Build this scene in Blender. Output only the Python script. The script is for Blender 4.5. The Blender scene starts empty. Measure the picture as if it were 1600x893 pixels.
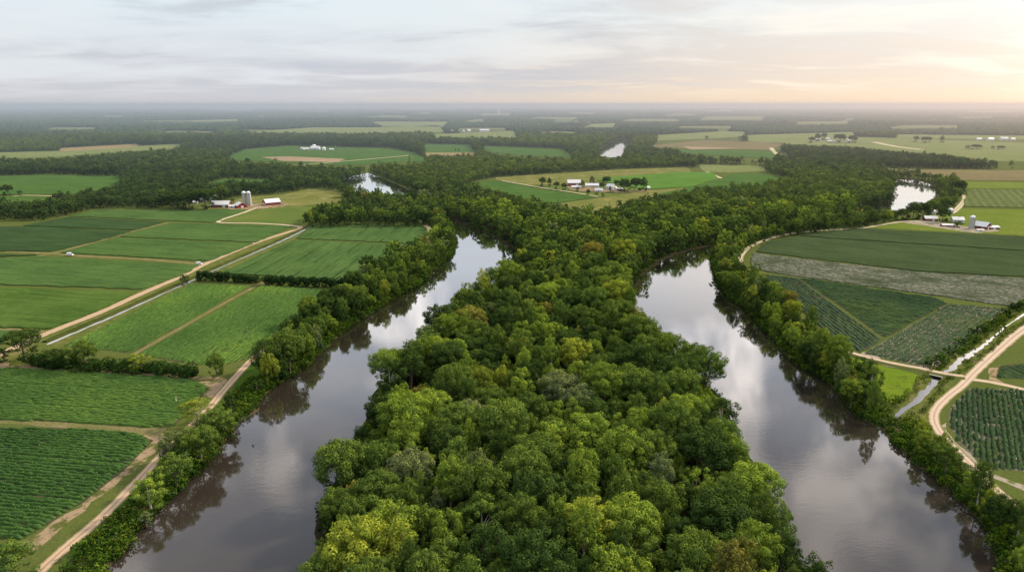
import bpy, bmesh, math, random
import numpy as np
from mathutils import Vector, Matrix
from mathutils.geometry import tessellate_polygon

R = math.radians
rng = np.random.default_rng(7)
random.seed(7)
scene = bpy.context.scene
COL = scene.collection

# ------------------------------------------------------------------ camera
F, CX, CY, CAMH = 1080.0, 800.0, 446.5, 120.0
P = math.atan((446.5 - 163.0) / F)
SP, CP = math.sin(P), math.cos(P)
cam = bpy.data.cameras.new('camera')
cam.sensor_width = 36.0
cam.lens = 36.0 * F / 1600.0
cam.clip_start, cam.clip_end = 0.5, 200000
camo = bpy.data.objects.new('camera', cam)
COL.objects.link(camo)
camo.location = (0, 0, CAMH)
camo.rotation_euler = (math.pi / 2 - P, 0, 0)
scene.camera = camo


def at(x, y, h=0.0):
    """ground (or height h) point seen in that direction from the drone"""
    u, v = x - CX, y - CY
    t = (h - CAMH) / (-F * SP - v * CP)
    return Vector((u * t, (F * CP - v * SP) * t, h))


def W(pts, h=0.0):
    return np.array([at(x, y, h)[:2] for x, y in pts])


def px(X, Y, Z):
    X, Y, Z = np.asarray(X, float), np.asarray(Y, float), np.asarray(Z, float)
    dz = Z - CAMH
    d = Y * CP - dz * SP
    v = -Y * SP - dz * CP
    return CX + F * X / d, CY + F * v / d, d


def inpoly(x, y, poly):
    x, y = np.asarray(x, float), np.asarray(y, float)
    poly = np.asarray(poly, float)
    r = np.zeros(x.shape, bool)
    n = len(poly)
    j = n - 1
    for i in range(n):
        xi, yi = poly[i]
        xj, yj = poly[j]
        if yi != yj:
            c = ((yi > y) != (yj > y)) & (x < (xj - xi) * (y - yi) / (yj - yi) + xi)
            r ^= c
        j = i
    return r


def edge_dist(x, y, poly):
    x, y = np.asarray(x, float), np.asarray(y, float)
    d = np.full(x.shape, 1e9)
    n = len(poly)
    for i in range(n):
        a, b = np.asarray(poly[i]), np.asarray(poly[(i + 1) % n])
        ab = b - a
        L = max(ab @ ab, 1e-9)
        t = np.clip(((x - a[0]) * ab[0] + (y - a[1]) * ab[1]) / L, 0, 1)
        d = np.minimum(d, np.hypot(x - a[0] - t * ab[0], y - a[1] - t * ab[1]))
    return d


# ------------------------------------------------------------------ object helpers
def put(name, me, mat=None, parent=None, kind=None):
    o = bpy.data.objects.new(name, me)
    COL.objects.link(o)
    if mat is not None:
        me.materials.append(mat)
    if parent is not None:
        o.parent = parent
    if kind:
        o['kind'] = kind
    return o


def tag(o, label, cat, group=None):
    o['label'] = label
    o['category'] = cat
    if group:
        o['group'] = group
    return o


def empty(name, loc, rz=0.0):
    o = bpy.data.objects.new(name, None)
    COL.objects.link(o)
    o.location = loc
    o.rotation_euler = (0, 0, rz)
    return o


def mesh_np(name, V, Fq, attrs=None, smooth=False):
    """V (n,3); Fq (m,k) of constant k; attrs {name: face values}"""
    me = bpy.data.meshes.new(name)
    V = np.ascontiguousarray(V, np.float32)
    Fq = np.ascontiguousarray(Fq, np.int32)
    m, k = Fq.shape
    me.vertices.add(len(V))
    me.vertices.foreach_set('co', V.ravel())
    me.loops.add(m * k)
    me.loops.foreach_set('vertex_index', Fq.ravel())
    me.polygons.add(m)
    me.polygons.foreach_set('loop_start', np.arange(0, m * k, k, dtype=np.int32))
    if smooth:
        me.polygons.foreach_set('use_smooth', np.ones(m, bool))
    for a, vals in (attrs or {}).items():
        at_ = me.attributes.new(a, 'FLOAT', 'FACE')
        at_.data.foreach_set('value', np.ascontiguousarray(vals, np.float32))
    me.update(calc_edges=True)
    return me


class MB:
    """collects boxes, prisms, tubes, lathes into one mesh"""
    def __init__(self):
        self.bm = bmesh.new()

    def face(self, pts):
        try:
            return self.bm.faces.new([self.bm.verts.new(p) for p in pts])
        except ValueError:
            return None

    def box(self, c, s, rz=0.0, rx=0.0):
        M = Matrix.Translation(c) @ Matrix.Rotation(rz, 4, 'Z') @ Matrix.Rotation(rx, 4, 'X')
        v = [self.bm.verts.new(M @ Vector((sx * s[0] / 2, sy * s[1] / 2, sz * s[2] / 2)))
             for sx in (-1, 1) for sy in (-1, 1) for sz in (-1, 1)]
        for f in ((0, 1, 3, 2), (4, 6, 7, 5), (0, 4, 5, 1), (2, 3, 7, 6), (0, 2, 6, 4), (1, 5, 7, 3)):
            self.bm.faces.new([v[i] for i in f])
        return self

    def prism(self, prof, y0, y1):
        """profile in x,z extruded along y"""
        a = [self.bm.verts.new((p[0], y0, p[1])) for p in prof]
        b = [self.bm.verts.new((p[0], y1, p[1])) for p in prof]
        n = len(prof)
        self.bm.faces.new(a)
        self.bm.faces.new(b[::-1])
        for i in range(n):
            self.bm.faces.new((a[i], b[i], b[(i + 1) % n], a[(i + 1) % n]))
        return self

    def tube(self, pts, rads, n=7):
        pts = [Vector(p) for p in pts]
        rings = []
        for i, p in enumerate(pts):
            d = (pts[min(i + 1, len(pts) - 1)] - pts[max(i - 1, 0)]).normalized()
            a = d.orthogonal().normalized()
            b = d.cross(a)
            rings.append([self.bm.verts.new(p + (a * math.cos(2 * math.pi * k / n) + b * math.sin(2 * math.pi * k / n)) * rads[i]) for k in range(n)])
        for r0, r1 in zip(rings, rings[1:]):
            # keep the closest pairing
            s = min(range(n), key=lambda q: (r1[q].co - r0[0].co).length)
            for k in range(n):
                self.bm.faces.new((r0[k], r0[(k + 1) % n], r1[(k + 1 + s) % n], r1[(k + s) % n]))
        self.bm.faces.new(rings[0][::-1])
        self.bm.faces.new(rings[-1])
        return self

    def lathe(self, prof, n=20, c=(0, 0, 0)):
        rings = []
        for r, z in prof:
            rings.append([self.bm.verts.new((c[0] + r * math.cos(2 * math.pi * k / n), c[1] + r * math.sin(2 * math.pi * k / n), c[2] + z)) for k in range(n)])
        for r0, r1 in zip(rings, rings[1:]):
            for k in range(n):
                self.bm.faces.new((r0[k], r0[(k + 1) % n], r1[(k + 1) % n], r1[k]))
        self.bm.faces.new(rings[0][::-1])
        self.bm.faces.new(rings[-1])
        return self

    def build(self, name, mat, parent=None, kind=None, smooth=False, bevel=0.0):
        if bevel:
            bmesh.ops.bevel(self.bm, geom=self.bm.edges[:], offset=bevel, segments=2, affect='EDGES', clamp_overlap=True)
        bmesh.ops.recalc_face_normals(self.bm, faces=self.bm.faces[:])
        if smooth:
            for f in self.bm.faces:
                f.smooth = True
        me = bpy.data.meshes.new(name)
        self.bm.to_mesh(me)
        self.bm.free()
        return put(name, me, mat, parent, kind)


# ------------------------------------------------------------------ node helpers
class NT:
    def __init__(self, mat):
        self.t = mat.node_tree
        self.t.nodes.clear()

    def n(self, kind, **kw):
        nd = self.t.nodes.new(kind)
        for k, v in kw.items():
            if k == 'ins':
                for i, val in v.items():
                    s = nd.inputs[i]
                    if isinstance(val, bpy.types.NodeSocket):
                        self.t.links.new(val, s)
                    else:
                        s.default_value = val
            else:
                setattr(nd, k, v)
        return nd

    def math(self, op, a, b=0.0, c=0.0, clamp=False):
        nd = self.n('ShaderNodeMath', operation=op, use_clamp=clamp)
        for i, v in enumerate((a, b, c)):
            if isinstance(v, bpy.types.NodeSocket):
                self.t.links.new(v, nd.inputs[i])
            else:
                nd.inputs[i].default_value = v
        return nd.outputs[0]

    def mix(self, fac, a, b, blend='MIX'):
        nd = self.n('ShaderNodeMix', data_type='RGBA', blend_type=blend)
        for s, v in ((nd.inputs[0], fac), (nd.inputs[6], a), (nd.inputs[7], b)):
            if isinstance(v, bpy.types.NodeSocket):
                self.t.links.new(v, s)
            else:
                s.default_value = v if isinstance(v, (int, float)) else (*v, 1.0)
        return nd.outputs[2]

    def ramp(self, fac, stops, interp='LINEAR'):
        nd = self.n('ShaderNodeValToRGB')
        cr = nd.color_ramp
        cr.interpolation = interp
        while len(cr.elements) < len(stops):
            cr.elements.new(0.5)
        for e, (p, c) in zip(cr.elements, stops):
            e.position = p
            e.color = (*c, 1) if not isinstance(c, (int, float)) else (c, c, c, 1)
        self.t.links.new(fac, nd.inputs[0])
        return nd.outputs[0]

    def noise(self, vec, scale, detail=3.0, rough=0.55, dist=0.0):
        nd = self.n('ShaderNodeTexNoise', ins={'Scale': scale, 'Detail': detail, 'Roughness': rough, 'Distortion': dist})
        if vec is not None:
            self.t.links.new(vec, nd.inputs['Vector'])
        return nd.outputs['Fac']

    def smooth(self, x, lo, hi):
        nd = self.n('ShaderNodeMapRange', interpolation_type='SMOOTHSTEP')
        self.t.links.new(x, nd.inputs[0])
        nd.inputs[1].default_value, nd.inputs[2].default_value = lo, hi
        return nd.outputs[0]

    def out(self, shader, disp=None):
        o = self.n('ShaderNodeOutputMaterial')
        self.t.links.new(shader, o.inputs[0])


def newmat(name):
    m = bpy.data.materials.new(name)
    m.use_nodes = True
    return m, NT(m)


def plain(name, col, rough=0.7, noise_amt=0.25, noise_scale=1.5, metallic=0.0, spec=0.3):
    m, t = newmat(name)
    pos = t.n('ShaderNodeNewGeometry').outputs['Position']
    f = t.noise(pos, noise_scale, 4)
    d = tuple(c * (1 - noise_amt) for c in col)
    l = tuple(min(1, c * (1 + noise_amt)) for c in col)
    c = t.mix(f, d, l)
    b = t.n('ShaderNodeBsdfPrincipled', ins={'Base Color': c, 'Roughness': rough, 'Metallic': metallic, 'Specular IOR Level': spec})
    t.out(b.outputs[0])
    return m


# ------------------------------------------------------------------ materials
def foliage(name, source):
    """source 'object': colour of the object; 'instancer': attribute of the placed copy"""
    m, t = newmat(name)
    if source == 'object':
        base = t.n('ShaderNodeObjectInfo').outputs['Color']
    elif source == 'instancer':
        base = t.n('ShaderNodeAttribute', attribute_type='INSTANCER', attribute_name='leaf_color').outputs['Color']
    else:
        base = None
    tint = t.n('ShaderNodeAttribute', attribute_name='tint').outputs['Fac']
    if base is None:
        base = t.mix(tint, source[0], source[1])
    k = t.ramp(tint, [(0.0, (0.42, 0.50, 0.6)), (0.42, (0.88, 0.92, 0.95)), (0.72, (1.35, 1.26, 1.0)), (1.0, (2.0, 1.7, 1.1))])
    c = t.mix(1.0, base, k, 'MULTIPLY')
    dif = t.n('ShaderNodeBsdfDiffuse', ins={'Color': c}).outputs[0]
    tc = t.mix(1.0, c, (1.25, 1.2, 0.5), 'MULTIPLY')
    tr = t.n('ShaderNodeBsdfTranslucent', ins={'Color': tc}).outputs[0]
    s = t.n('ShaderNodeMixShader', ins={0: 0.2, 1: dif, 2: tr}).outputs[0]
    t.out(s)
    return m


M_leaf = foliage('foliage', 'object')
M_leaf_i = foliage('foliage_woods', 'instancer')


def mat_far_woods():
    m, t = newmat('far_woods')
    tint = t.n('ShaderNodeAttribute', attribute_name='tint').outputs['Fac']
    c = t.ramp(tint, [(0.0, (0.018, 0.042, 0.022)), (0.5, (0.034, 0.066, 0.030)), (0.85, (0.054, 0.088, 0.034)), (1.0, (0.08, 0.105, 0.04))])
    pos = t.n('ShaderNodeNewGeometry').outputs['Position']
    c = t.mix(t.noise(pos, 0.35, 3), t.mix(1.0, c, (0.5, 0.5, 0.55), 'MULTIPLY'), t.mix(1.0, c, (1.5, 1.5, 1.3), 'MULTIPLY'))
    b = t.n('ShaderNodeBsdfDiffuse', ins={'Color': c}).outputs[0]
    t.out(b)
    return m


M_far = mat_far_woods()
M_bark = plain('bark', (0.14, 0.115, 0.09), 0.9, 0.45, 2.5)
M_bark_pale = plain('pale_bark', (0.34, 0.31, 0.27), 0.9, 0.35, 2.0)


def mat_ground():
    m, t = newmat('meadow_ground')
    pos = t.n('ShaderNodeNewGeometry').outputs['Position']
    n1 = t.noise(pos, 0.012, 5, 0.6)
    n2 = t.noise(pos, 0.25, 5, 0.65)
    n3 = t.noise(pos, 0.0011, 4, 0.6)
    near = t.mix(n1, (0.075, 0.105, 0.025), (0.17, 0.175, 0.055))
    near = t.mix(t.math('MULTIPLY', n2, 0.8), near, (0.05, 0.08, 0.02))
    dry = t.smooth(n2, 0.58, 0.72)
    near = t.mix(t.math('MULTIPLY', dry, 0.5), near, (0.22, 0.17, 0.10))
    n4 = t.noise(pos, 1.1, 5, 0.75)
    near = t.mix(t.math('MULTIPLY', t.smooth(n4, 0.42, 0.7), 0.65), near, (0.035, 0.06, 0.014))
    far = t.mix(t.smooth(n3, 0.54, 0.66), (0.02, 0.04, 0.018), (0.11, 0.14, 0.05))
    sep = t.n('ShaderNodeSeparateXYZ', ins={0: pos})
    f = t.smooth(sep.outputs[1], 6000, 8500)
    c = t.mix(f, near, far)
    bump = t.n('ShaderNodeBump', ins={'Strength': 0.6, 'Distance': 0.5, 'Height': n2}).outputs[0]
    b = t.n('ShaderNodeBsdfDiffuse', ins={'Color': c, 'Normal': bump})
    t.out(b.outputs[0])
    return m


def mat_grass(name, a, b_, dry=None, sc=1.0, streak=None):
    m, t = newmat(name)
    pos = t.n('ShaderNodeNewGeometry').outputs['Position']
    n1 = t.noise(pos, 0.03 * sc, 5, 0.62)
    n2 = t.noise(pos, 0.55 * sc, 5, 0.7)
    c = t.mix(t.smooth(n1, 0.32, 0.68), a, b_)
    c = t.mix(t.math('MULTIPLY', t.smooth(n2, 0.35, 0.75), 0.55), c, tuple(x * 0.5 for x in a))
    n7 = t.noise(pos, 1.6, 4, 0.75)
    c = t.mix(t.math('MULTIPLY', t.smooth(n7, 0.45, 0.72), 0.45), c, tuple(x * 0.4 for x in a))
    if dry:
        n4 = t.noise(pos, 0.09 * sc, 6, 0.7)
        c = t.mix(t.math('MULTIPLY', t.smooth(n4, 0.5, 0.66), 0.85), c, dry)
    if streak is not None:
        mp = t.n('ShaderNodeMapping', ins={'Vector': pos, 'Rotation': (0, 0, -streak), 'Scale': (0.015, 0.25, 1)})
        n5 = t.noise(mp.outputs[0], 1.0, 4, 0.6)
        c = t.mix(t.math('MULTIPLY', t.smooth(n5, 0.5, 0.75), 0.4), c, tuple(x * 0.6 for x in a))
    bump = t.n('ShaderNodeBump', ins={'Strength': 0.8, 'Distance': 0.6, 'Height': n2}).outputs[0]
    b = t.n('ShaderNodeBsdfDiffuse', ins={'Color': c, 'Normal': bump})
    t.out(b.outputs[0])
    return m


def mat_crop(name, a, b_, ang, spacing=1.6, rows=0.5, tram=18.0, tram_amt=0.5, speck=None, speck_amt=0.0, soil=(0.06, 0.05, 0.035), edge=None):
    """crop in rows that run at angle ang; tractor lines every tram metres"""
    m, t = newmat(name)
    pos = t.n('ShaderNodeNewGeometry').outputs['Position']
    mp = t.n('ShaderNodeMapping', vector_type='POINT', ins={'Vector': pos, 'Rotation': (0, 0, -ang)})
    sp = t.n('ShaderNodeSeparateXYZ', ins={0: mp.outputs[0]})
    wob = t.noise(mp.outputs[0], 0.05, 3)
    yy = t.math('ADD', sp.outputs[1], t.math('MULTIPLY', wob, 0.8))
    ph = t.math('MULTIPLY', yy, 2 * math.pi / spacing)
    row = t.math('MULTIPLY_ADD', t.math('SINE', ph), 0.5, 0.5)
    mps = t.n('ShaderNodeMapping', ins={'Vector': mp.outputs[0], 'Scale': (0.02, 0.14, 1.0)})
    streak = t.noise(mps.outputs[0], 1.0, 5, 0.65)
    blot = t.noise(pos, 0.022, 5, 0.6)
    fine = t.noise(pos, 0.9, 5, 0.75)
    mid = t.noise(pos, 0.22, 4, 0.6)
    c = t.mix(t.smooth(blot, 0.3, 0.7), a, b_)
    dk = tuple(x * 0.45 for x in a)
    c = t.mix(t.math('MULTIPLY', t.smooth(streak, 0.45, 0.75), 0.42), c, dk)
    c = t.mix(t.math('MULTIPLY', t.smooth(fine, 0.4, 0.75), 0.5), c, dk)
    c = t.mix(t.math('MULTIPLY', t.smooth(mid, 0.5, 0.75), 0.3), c, tuple(min(1, x * 1.5) for x in b_))
    c = t.mix(t.math('MULTIPLY', t.math('SUBTRACT', 1.0, row), rows * 0.8), c, soil)
    # tractor lines, broken up
    fr = t.math('ABSOLUTE', t.math('SUBTRACT', t.math('FRACT', t.math('DIVIDE', yy, tram)), 0.5))
    line = t.math('SUBTRACT', 1.0, t.smooth(fr, 0.35 / tram, 1.3 / tram))
    brk = t.smooth(t.noise(mps.outputs[0], 2.3, 3), 0.42, 0.6)
    c = t.mix(t.math('MULTIPLY', t.math('MULTIPLY', line, brk), tram_amt), c, tuple(x * 0.25 for x in a))
    # hollows where the crop is thin
    hol = t.smooth(t.noise(mps.outputs[0], 0.9, 6, 0.7, 0.4), 0.66, 0.72)
    c = t.mix(t.math('MULTIPLY', hol, 0.55), c, tuple(x * 0.3 for x in a))
    if speck:
        mp2 = t.n('ShaderNodeMapping', ins={'Vector': mp.outputs[0], 'Scale': (0.35, 1.0, 1.0)})
        s = t.smooth(t.noise(mp2.outputs[0], 1.1, 4, 0.8), 0.47, 0.62)
        s = t.math('MULTIPLY', s, t.smooth(t.noise(pos, 0.05, 4, 0.6), 0.25, 0.6))
        c = t.mix(t.math('MULTIPLY', s, speck_amt), c, speck)
    mp3 = t.n('ShaderNodeMapping', ins={'Vector': mp.outputs[0], 'Scale': (0.035, 0.42, 1.0)})
    s3 = t.noise(mp3.outputs[0], 1.0, 4, 0.7)
    c = t.mix(t.math('MULTIPLY', t.smooth(s3, 0.42, 0.7), 0.5), c, dk)
    c = t.mix(t.math('MULTIPLY', t.smooth(s3, 0.56, 0.36), 0.0), c, dk)
    hgt = t.math('ADD', t.math('MULTIPLY', row, rows), fine)
    bump = t.n('ShaderNodeBump', ins={'Strength': 0.75, 'Distance': 0.45, 'Height': hgt}).outputs[0]
    t.out(t.n('ShaderNodeBsdfDiffuse', ins={'Color': c, 'Normal': bump}).outputs[0])
    return m


def mat_dirt(name, col, edgecol, grassmid=0.0):
    m, t = newmat(name)
    pos = t.n('ShaderNodeNewGeometry').outputs['Position']
    a = t.n('ShaderNodeAttribute', attribute_name='across').outputs['Fac']
    ab = t.math('ABSOLUTE', a)
    n1 = t.noise(pos, 0.12, 5, 0.65)
    n2 = t.noise(pos, 1.4, 4, 0.7)
    c = t.mix(n1, tuple(x * 0.72 for x in col), tuple(min(1, x * 1.22) for x in col))
    c = t.mix(t.math('MULTIPLY', n2, 0.5), c, tuple(x * 0.75 for x in col))
    # two wheel tracks, paler
    tr = t.math('SUBTRACT', 1.0, t.smooth(t.math('ABSOLUTE', t.math('SUBTRACT', ab, 0.38)), 0.08, 0.24))
    c = t.mix(t.math('MULTIPLY', tr, 0.55), c, tuple(min(1, x * 1.4) for x in col))
    if grassmid:
        g = t.math('SUBTRACT', 1.0, t.smooth(ab, 0.05, 0.22))
        c = t.mix(t.math('MULTIPLY', g, t.math('MULTIPLY', t.smooth(n1, 0.35, 0.6), grassmid)), c, edgecol)
    e = t.math('ADD', ab, t.math('MULTIPLY', t.math('SUBTRACT', t.noise(pos, 0.5, 5, 0.7), 0.5), 0.7))
    c = t.mix(t.smooth(e, 0.68, 0.9), c, edgecol)
    bump = t.n('ShaderNodeBump', ins={'Strength': 0.5, 'Distance': 0.15, 'Height': n2}).outputs[0]
    b = t.n('ShaderNodeBsdfDiffuse', ins={'Color': c, 'Normal': bump})
    t.out(b.outputs[0])
    return m


def mat_soil(name, col, grass, amt=0.5):
    """bare soil broken by weeds"""
    m, t = newmat(name)
    pos = t.n('ShaderNodeNewGeometry').outputs['Position']
    n1 = t.noise(pos, 0.16, 6, 0.7)
    n2 = t.noise(pos, 0.9, 5, 0.7)
    c = t.mix(n2, tuple(x * 0.65 for x in col), tuple(min(1, x * 1.3) for x in col))
    c = t.mix(t.smooth(n1, amt, amt + 0.12), c, grass)
    bump = t.n('ShaderNodeBump', ins={'Strength': 0.7, 'Distance': 0.4, 'Height': n2}).outputs[0]
    b = t.n('ShaderNodeBsdfDiffuse', ins={'Color': c, 'Normal': bump})
    t.out(b.outputs[0])
    return m


def mat_water(name, base=(0.027, 0.0215, 0.0175), gloss=1.0, ripple=0.024, kf=1.0):
    m, t = newmat(name)
    pos = t.n('ShaderNodeNewGeometry').outputs['Position']
    mp = t.n('ShaderNodeMapping', ins={'Vector': pos, 'Rotation': (0, 0, 0.35), 'Scale': (0.35, 1.0, 1.0)})
    n1 = t.noise(mp.outputs[0], 0.55, 3, 0.55)
    n2 = t.noise(mp.outputs[0], 2.2, 3, 0.55)
    calm = t.smooth(t.noise(pos, 0.018, 3), 0.4, 0.65)
    h = t.math('ADD', t.math('MULTIPLY', n1, 0.8), t.math('MULTIPLY', n2, 0.3))
    h = t.math('MULTIPLY', h, t.math('MULTIPLY_ADD', calm, 0.85, 0.15))
    bump = t.n('ShaderNodeBump', ins={'Strength': ripple, 'Distance': 0.8, 'Height': h}).outputs[0]
    silt = t.mix(t.noise(pos, 0.02, 4), base, tuple(x * 1.5 for x in base))
    fc = t.n('ShaderNodeLayerWeight', ins={'Blend': 0.5, 'Normal': bump}).outputs['Facing']
    fr = t.ramp(fc, [(0.0, 0.02 * gloss), (0.40, 0.072 * gloss), (0.55, 0.20), (0.66, 0.50), (0.77, 0.86), (0.92, 0.90), (1.0, 1.0)])
    fr = t.math('MULTIPLY', fr, kf)
    df = t.n('ShaderNodeBsdfDiffuse', ins={'Color': silt}).outputs[0]
    gs = t.n('ShaderNodeBsdfGlossy', ins={'Color': (1, 1, 1, 1), 'Roughness': 0.03, 'Normal': bump}).outputs[0]
    t.out(t.n('ShaderNodeMixShader', ins={0: fr, 1: df, 2: gs}).outputs[0])
    return m


M_ground = mat_ground()
M_water = mat_water('river_water')
M_ditch = mat_water('ditch_water', (0.10, 0.11, 0.10), 3.0, 0.05, 0.55)
M_floor = mat_soil('forest_floor', (0.030, 0.026, 0.016), (0.018, 0.03, 0.01), 0.5)
M_bank = mat_soil('bank_mud', (0.085, 0.06, 0.038), (0.035, 0.06, 0.014), 0.42)
M_verge = mat_grass('verge_grass', (0.09, 0.13, 0.028), (0.15, 0.165, 0.045), (0.20, 0.16, 0.08), 2.0)
M_track = mat_grass('grass_track', (0.15, 0.16, 0.06), (0.22, 0.19, 0.09), (0.27, 0.21, 0.125), 1.5)
M_road = mat_dirt('dirt_road', (0.42, 0.31, 0.215), (0.12, 0.13, 0.045), 0.35)
M_road_r = mat_dirt('gravel_road', (0.46, 0.365, 0.28), (0.14, 0.15, 0.045), 0.25)
M_lane = mat_dirt('farm_lane', (0.46, 0.40, 0.28), (0.16, 0.18, 0.07), 0.5)
M_soil = mat_soil('bare_soil', (0.30, 0.225, 0.145), (0.085, 0.10, 0.028), 0.47)
M_soil_pale = mat_soil('pale_soil', (0.33, 0.29, 0.23), (0.13, 0.145, 0.05), 0.5)
M_leafcrop = foliage('crop_leaves', 'object')

# ------------------------------------------------------------------ ground
g = MB()
S = 75000.0
g.face([(-S, -3000, 0), (S, -3000, 0), (S, S, 0), (-S, S, 0)])
g.build('ground', M_ground, kind='structure')


def rough_loop(pts, step, amp, seed):
    """resample a closed world polygon and roughen it"""
    r = np.random.default_rng(seed)
    out = []
    n = len(pts)
    for i in range(n):
        a, b = pts[i], pts[(i + 1) % n]
        L = math.hypot(*(b - a))
        k = max(1, min(60, int(L / step)))
        nrm = np.array([-(b - a)[1], (b - a)[0]]) / max(L, 1e-6)
        for j in range(k):
            p = a + (b - a) * j / k
            out.append(p + nrm * r.normal(0, amp) if j else p)
    return np.array(out)


def sheet(name, pts, z, mat, kind='structure', skirt=0.0, step=None, amp=0.0, seed=1):
    """flat polygon at z, with side walls down to z-skirt"""
    pts = np.asarray(pts, float)
    if step:
        pts = rough_loop(pts, step, amp, seed)
    n = len(pts)
    tris = tessellate_polygon([[Vector((p[0], p[1], 0)) for p in pts]])
    V = [(p[0], p[1], z) for p in pts]
    faces = [tuple(t) for t in tris]
    if skirt:
        V += [(p[0], p[1], z - skirt) for p in pts]
        faces += [(i, (i + 1) % n, n + (i + 1) % n, n + i) for i in range(n)]
    me = bpy.data.meshes.new(name)
    me.from_pydata(V, [], faces)
    bm = bmesh.new()
    bm.from_mesh(me)
    bmesh.ops.recalc_face_normals(bm, faces=bm.faces[:])
    zf = [f for f in bm.faces if abs(f.normal.z) > 0.5]
    if zf and sum(f.normal.z * f.calc_area() for f in zf) < 0:
        bmesh.ops.reverse_faces(bm, faces=bm.faces[:])
    bm.to_mesh(me)
    bm.free()
    return put(name, me, mat, kind=kind)


def smooth_path(pts, step):
    """Catmull-Rom through world points, sampled about every step metres"""
    pts = [np.asarray(p, float) for p in pts]
    P_ = [2 * pts[0] - pts[1]] + pts + [2 * pts[-1] - pts[-2]]
    out = []
    for i in range(1, len(P_) - 2):
        p0, p1, p2, p3 = P_[i - 1:i + 3]
        k = max(2, min(200, int(np.linalg.norm(p2 - p1) / step)))
        for j in range(k):
            t = j / k
            out.append(0.5 * (2 * p1 + (p2 - p0) * t + (2 * p0 - 5 * p1 + 4 * p2 - p3) * t * t + (3 * p1 - p0 - 3 * p2 + p3) * t ** 3))
    out.append(pts[-1])
    return np.array(out)


def normals_of(path):
    d = np.gradient(path, axis=0)
    d /= np.maximum(np.linalg.norm(d, axis=1, keepdims=True), 1e-9)
    return np.stack([-d[:, 1], d[:, 0]], 1)


def ribbon(name, pxpts, width, z, mat, step=4.0, jit=0.08, seed=3, kind='structure', world=None, prof=None, widths=None):
    """strip along a path; prof: list of (across -1..1, height above z)"""
    r = np.random.default_rng(seed)
    path = smooth_path(world if world is not None else W(pxpts), step)
    nr = normals_of(path)
    prof = prof or [(-1, 0), (-0.5, 0.02), (0, 0.03), (0.5, 0.02), (1, 0)]
    k = len(prof)
    n = len(path)
    wv = np.full(n, width / 2.0)
    if widths is not None:
        wv = np.interp(np.linspace(0, 1, n), np.linspace(0, 1, len(widths)), widths) / 2.0
    V = np.zeros((n, k, 3))
    for j, (a, h) in enumerate(prof):
        w_ = wv * (1 + r.normal(0, jit, n) * (abs(a) > 0.9))
        V[:, j, :2] = path + nr * (a * w_)[:, None]
        V[:, j, 2] = z + h
    idx = np.arange(n * k).reshape(n, k)
    Fq = np.stack([idx[:-1, :-1], idx[1:, :-1], idx[1:, 1:], idx[:-1, 1:]], -1).reshape(-1, 4)[:, ::-1]
    me = mesh_np(name, V.reshape(-1, 3), Fq, smooth=True)
    at_ = me.attributes.new('across', 'FLOAT', 'POINT')
    at_.data.foreach_set('value', np.tile(np.array([p[0] for p in prof], np.float32), n))
    return put(name, me, mat, kind=kind)


# ------------------------------------------------------------------ rivers
ISL_L = [(400, 1010), (428, 930), (462, 860), (506, 800), (500, 745), (522, 700), (552, 650), (578, 600), (594, 560), (630, 530), (668, 502),
         (698, 472), (706, 452), (750, 437), (783, 410), (814, 386), (806, 364), (778, 347), (740, 334), (700, 323), (655, 312),
         (612, 304), (588, 290), (586, 276)]
ISL_T = [(602, 268), (650, 265), (735, 270), (985, 262), (1120, 262), (1230, 254), (1300, 256), (1350, 261), (1372, 272), (1384, 290), (1372, 308)]
ISL_R = [(1345, 319), (1300, 330), (1230, 337), (1165, 347), (1128, 357), (1080, 364), (1030, 380), (1003, 400), (987, 425), (985, 448),
         (1020, 490), (1050, 520), (1086, 545), (1120, 572), (1138, 602), (1150, 636), (1174, 662), (1186, 695), (1192, 715), (1216, 752),
         (1236, 782), (1258, 822), (1286, 865), (1300, 905), (1350, 1010)]
ISLpx = ISL_L + ISL_T + ISL_R
HC = 14.0
ISLw = W(ISLpx, HC)

LW = [(120, 990), (162, 893), (192, 864), (215, 832), (245, 798), (271, 775), (302, 744), (332, 713), (356, 676), (369, 657), (397, 641), (400, 629),
      (424, 607), (462, 583), (490, 562), (520, 530), (562, 500), (592, 481), (625, 461), (657, 444), (678, 420), (704, 400), (711, 380), (708, 358),
      (700, 345), (684, 331), (650, 319), (605, 309), (565, 303), (545, 297), (530, 288), (525, 280)]
RW = [(1540, 1000), (1562, 893), (1556, 862), (1548, 838), (1526, 808), (1500, 782), (1480, 761), (1444, 733), (1416, 709), (1396, 690), (1386, 672), (1370, 662), (1338, 646),
      (1313, 616), (1287, 592), (1243, 569), (1228, 550), (1206, 527), (1182, 503), (1165, 483), (1138, 463), (1121, 440), (1113, 417), (1116, 396),
      (1128, 376), (1165, 366), (1230, 357), (1300, 350), (1350, 343), (1382, 336), (1412, 327), (1442, 318), (1462, 309), (1477, 300), (1452, 287), (1424, 280), (1397, 280)]
LWw, RWw = W(LW), W(RW)
# water sheets run under the wooded land, which lies on top of them
left_in = W([(575, 270), (600, 280), (640, 297), (720, 312), (825, 342), (860, 385), (830, 440), (760, 500), (720, 560), (700, 650), (680, 800), (650, 1010)])
sheet('river', np.vstack([LWw, left_in]), 0.05, M_water)
right_in = W([(1340, 268), (1375, 285), (1380, 308), (1340, 318), (1250, 325), (1160, 335), (1080, 350), (1000, 375), (950, 420), (950, 470), (1000, 560), (1030, 700), (1100, 1010)])
sheet('river', np.vstack([RWw, right_in]), 0.062, M_water)
far_river = [(968, 217), (988, 221), (980, 228), (974, 236), (972, 244), (955, 246), (934, 243), (936, 234), (948, 227)]
sheet('river', W(far_river), 0.05, M_water)


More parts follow.
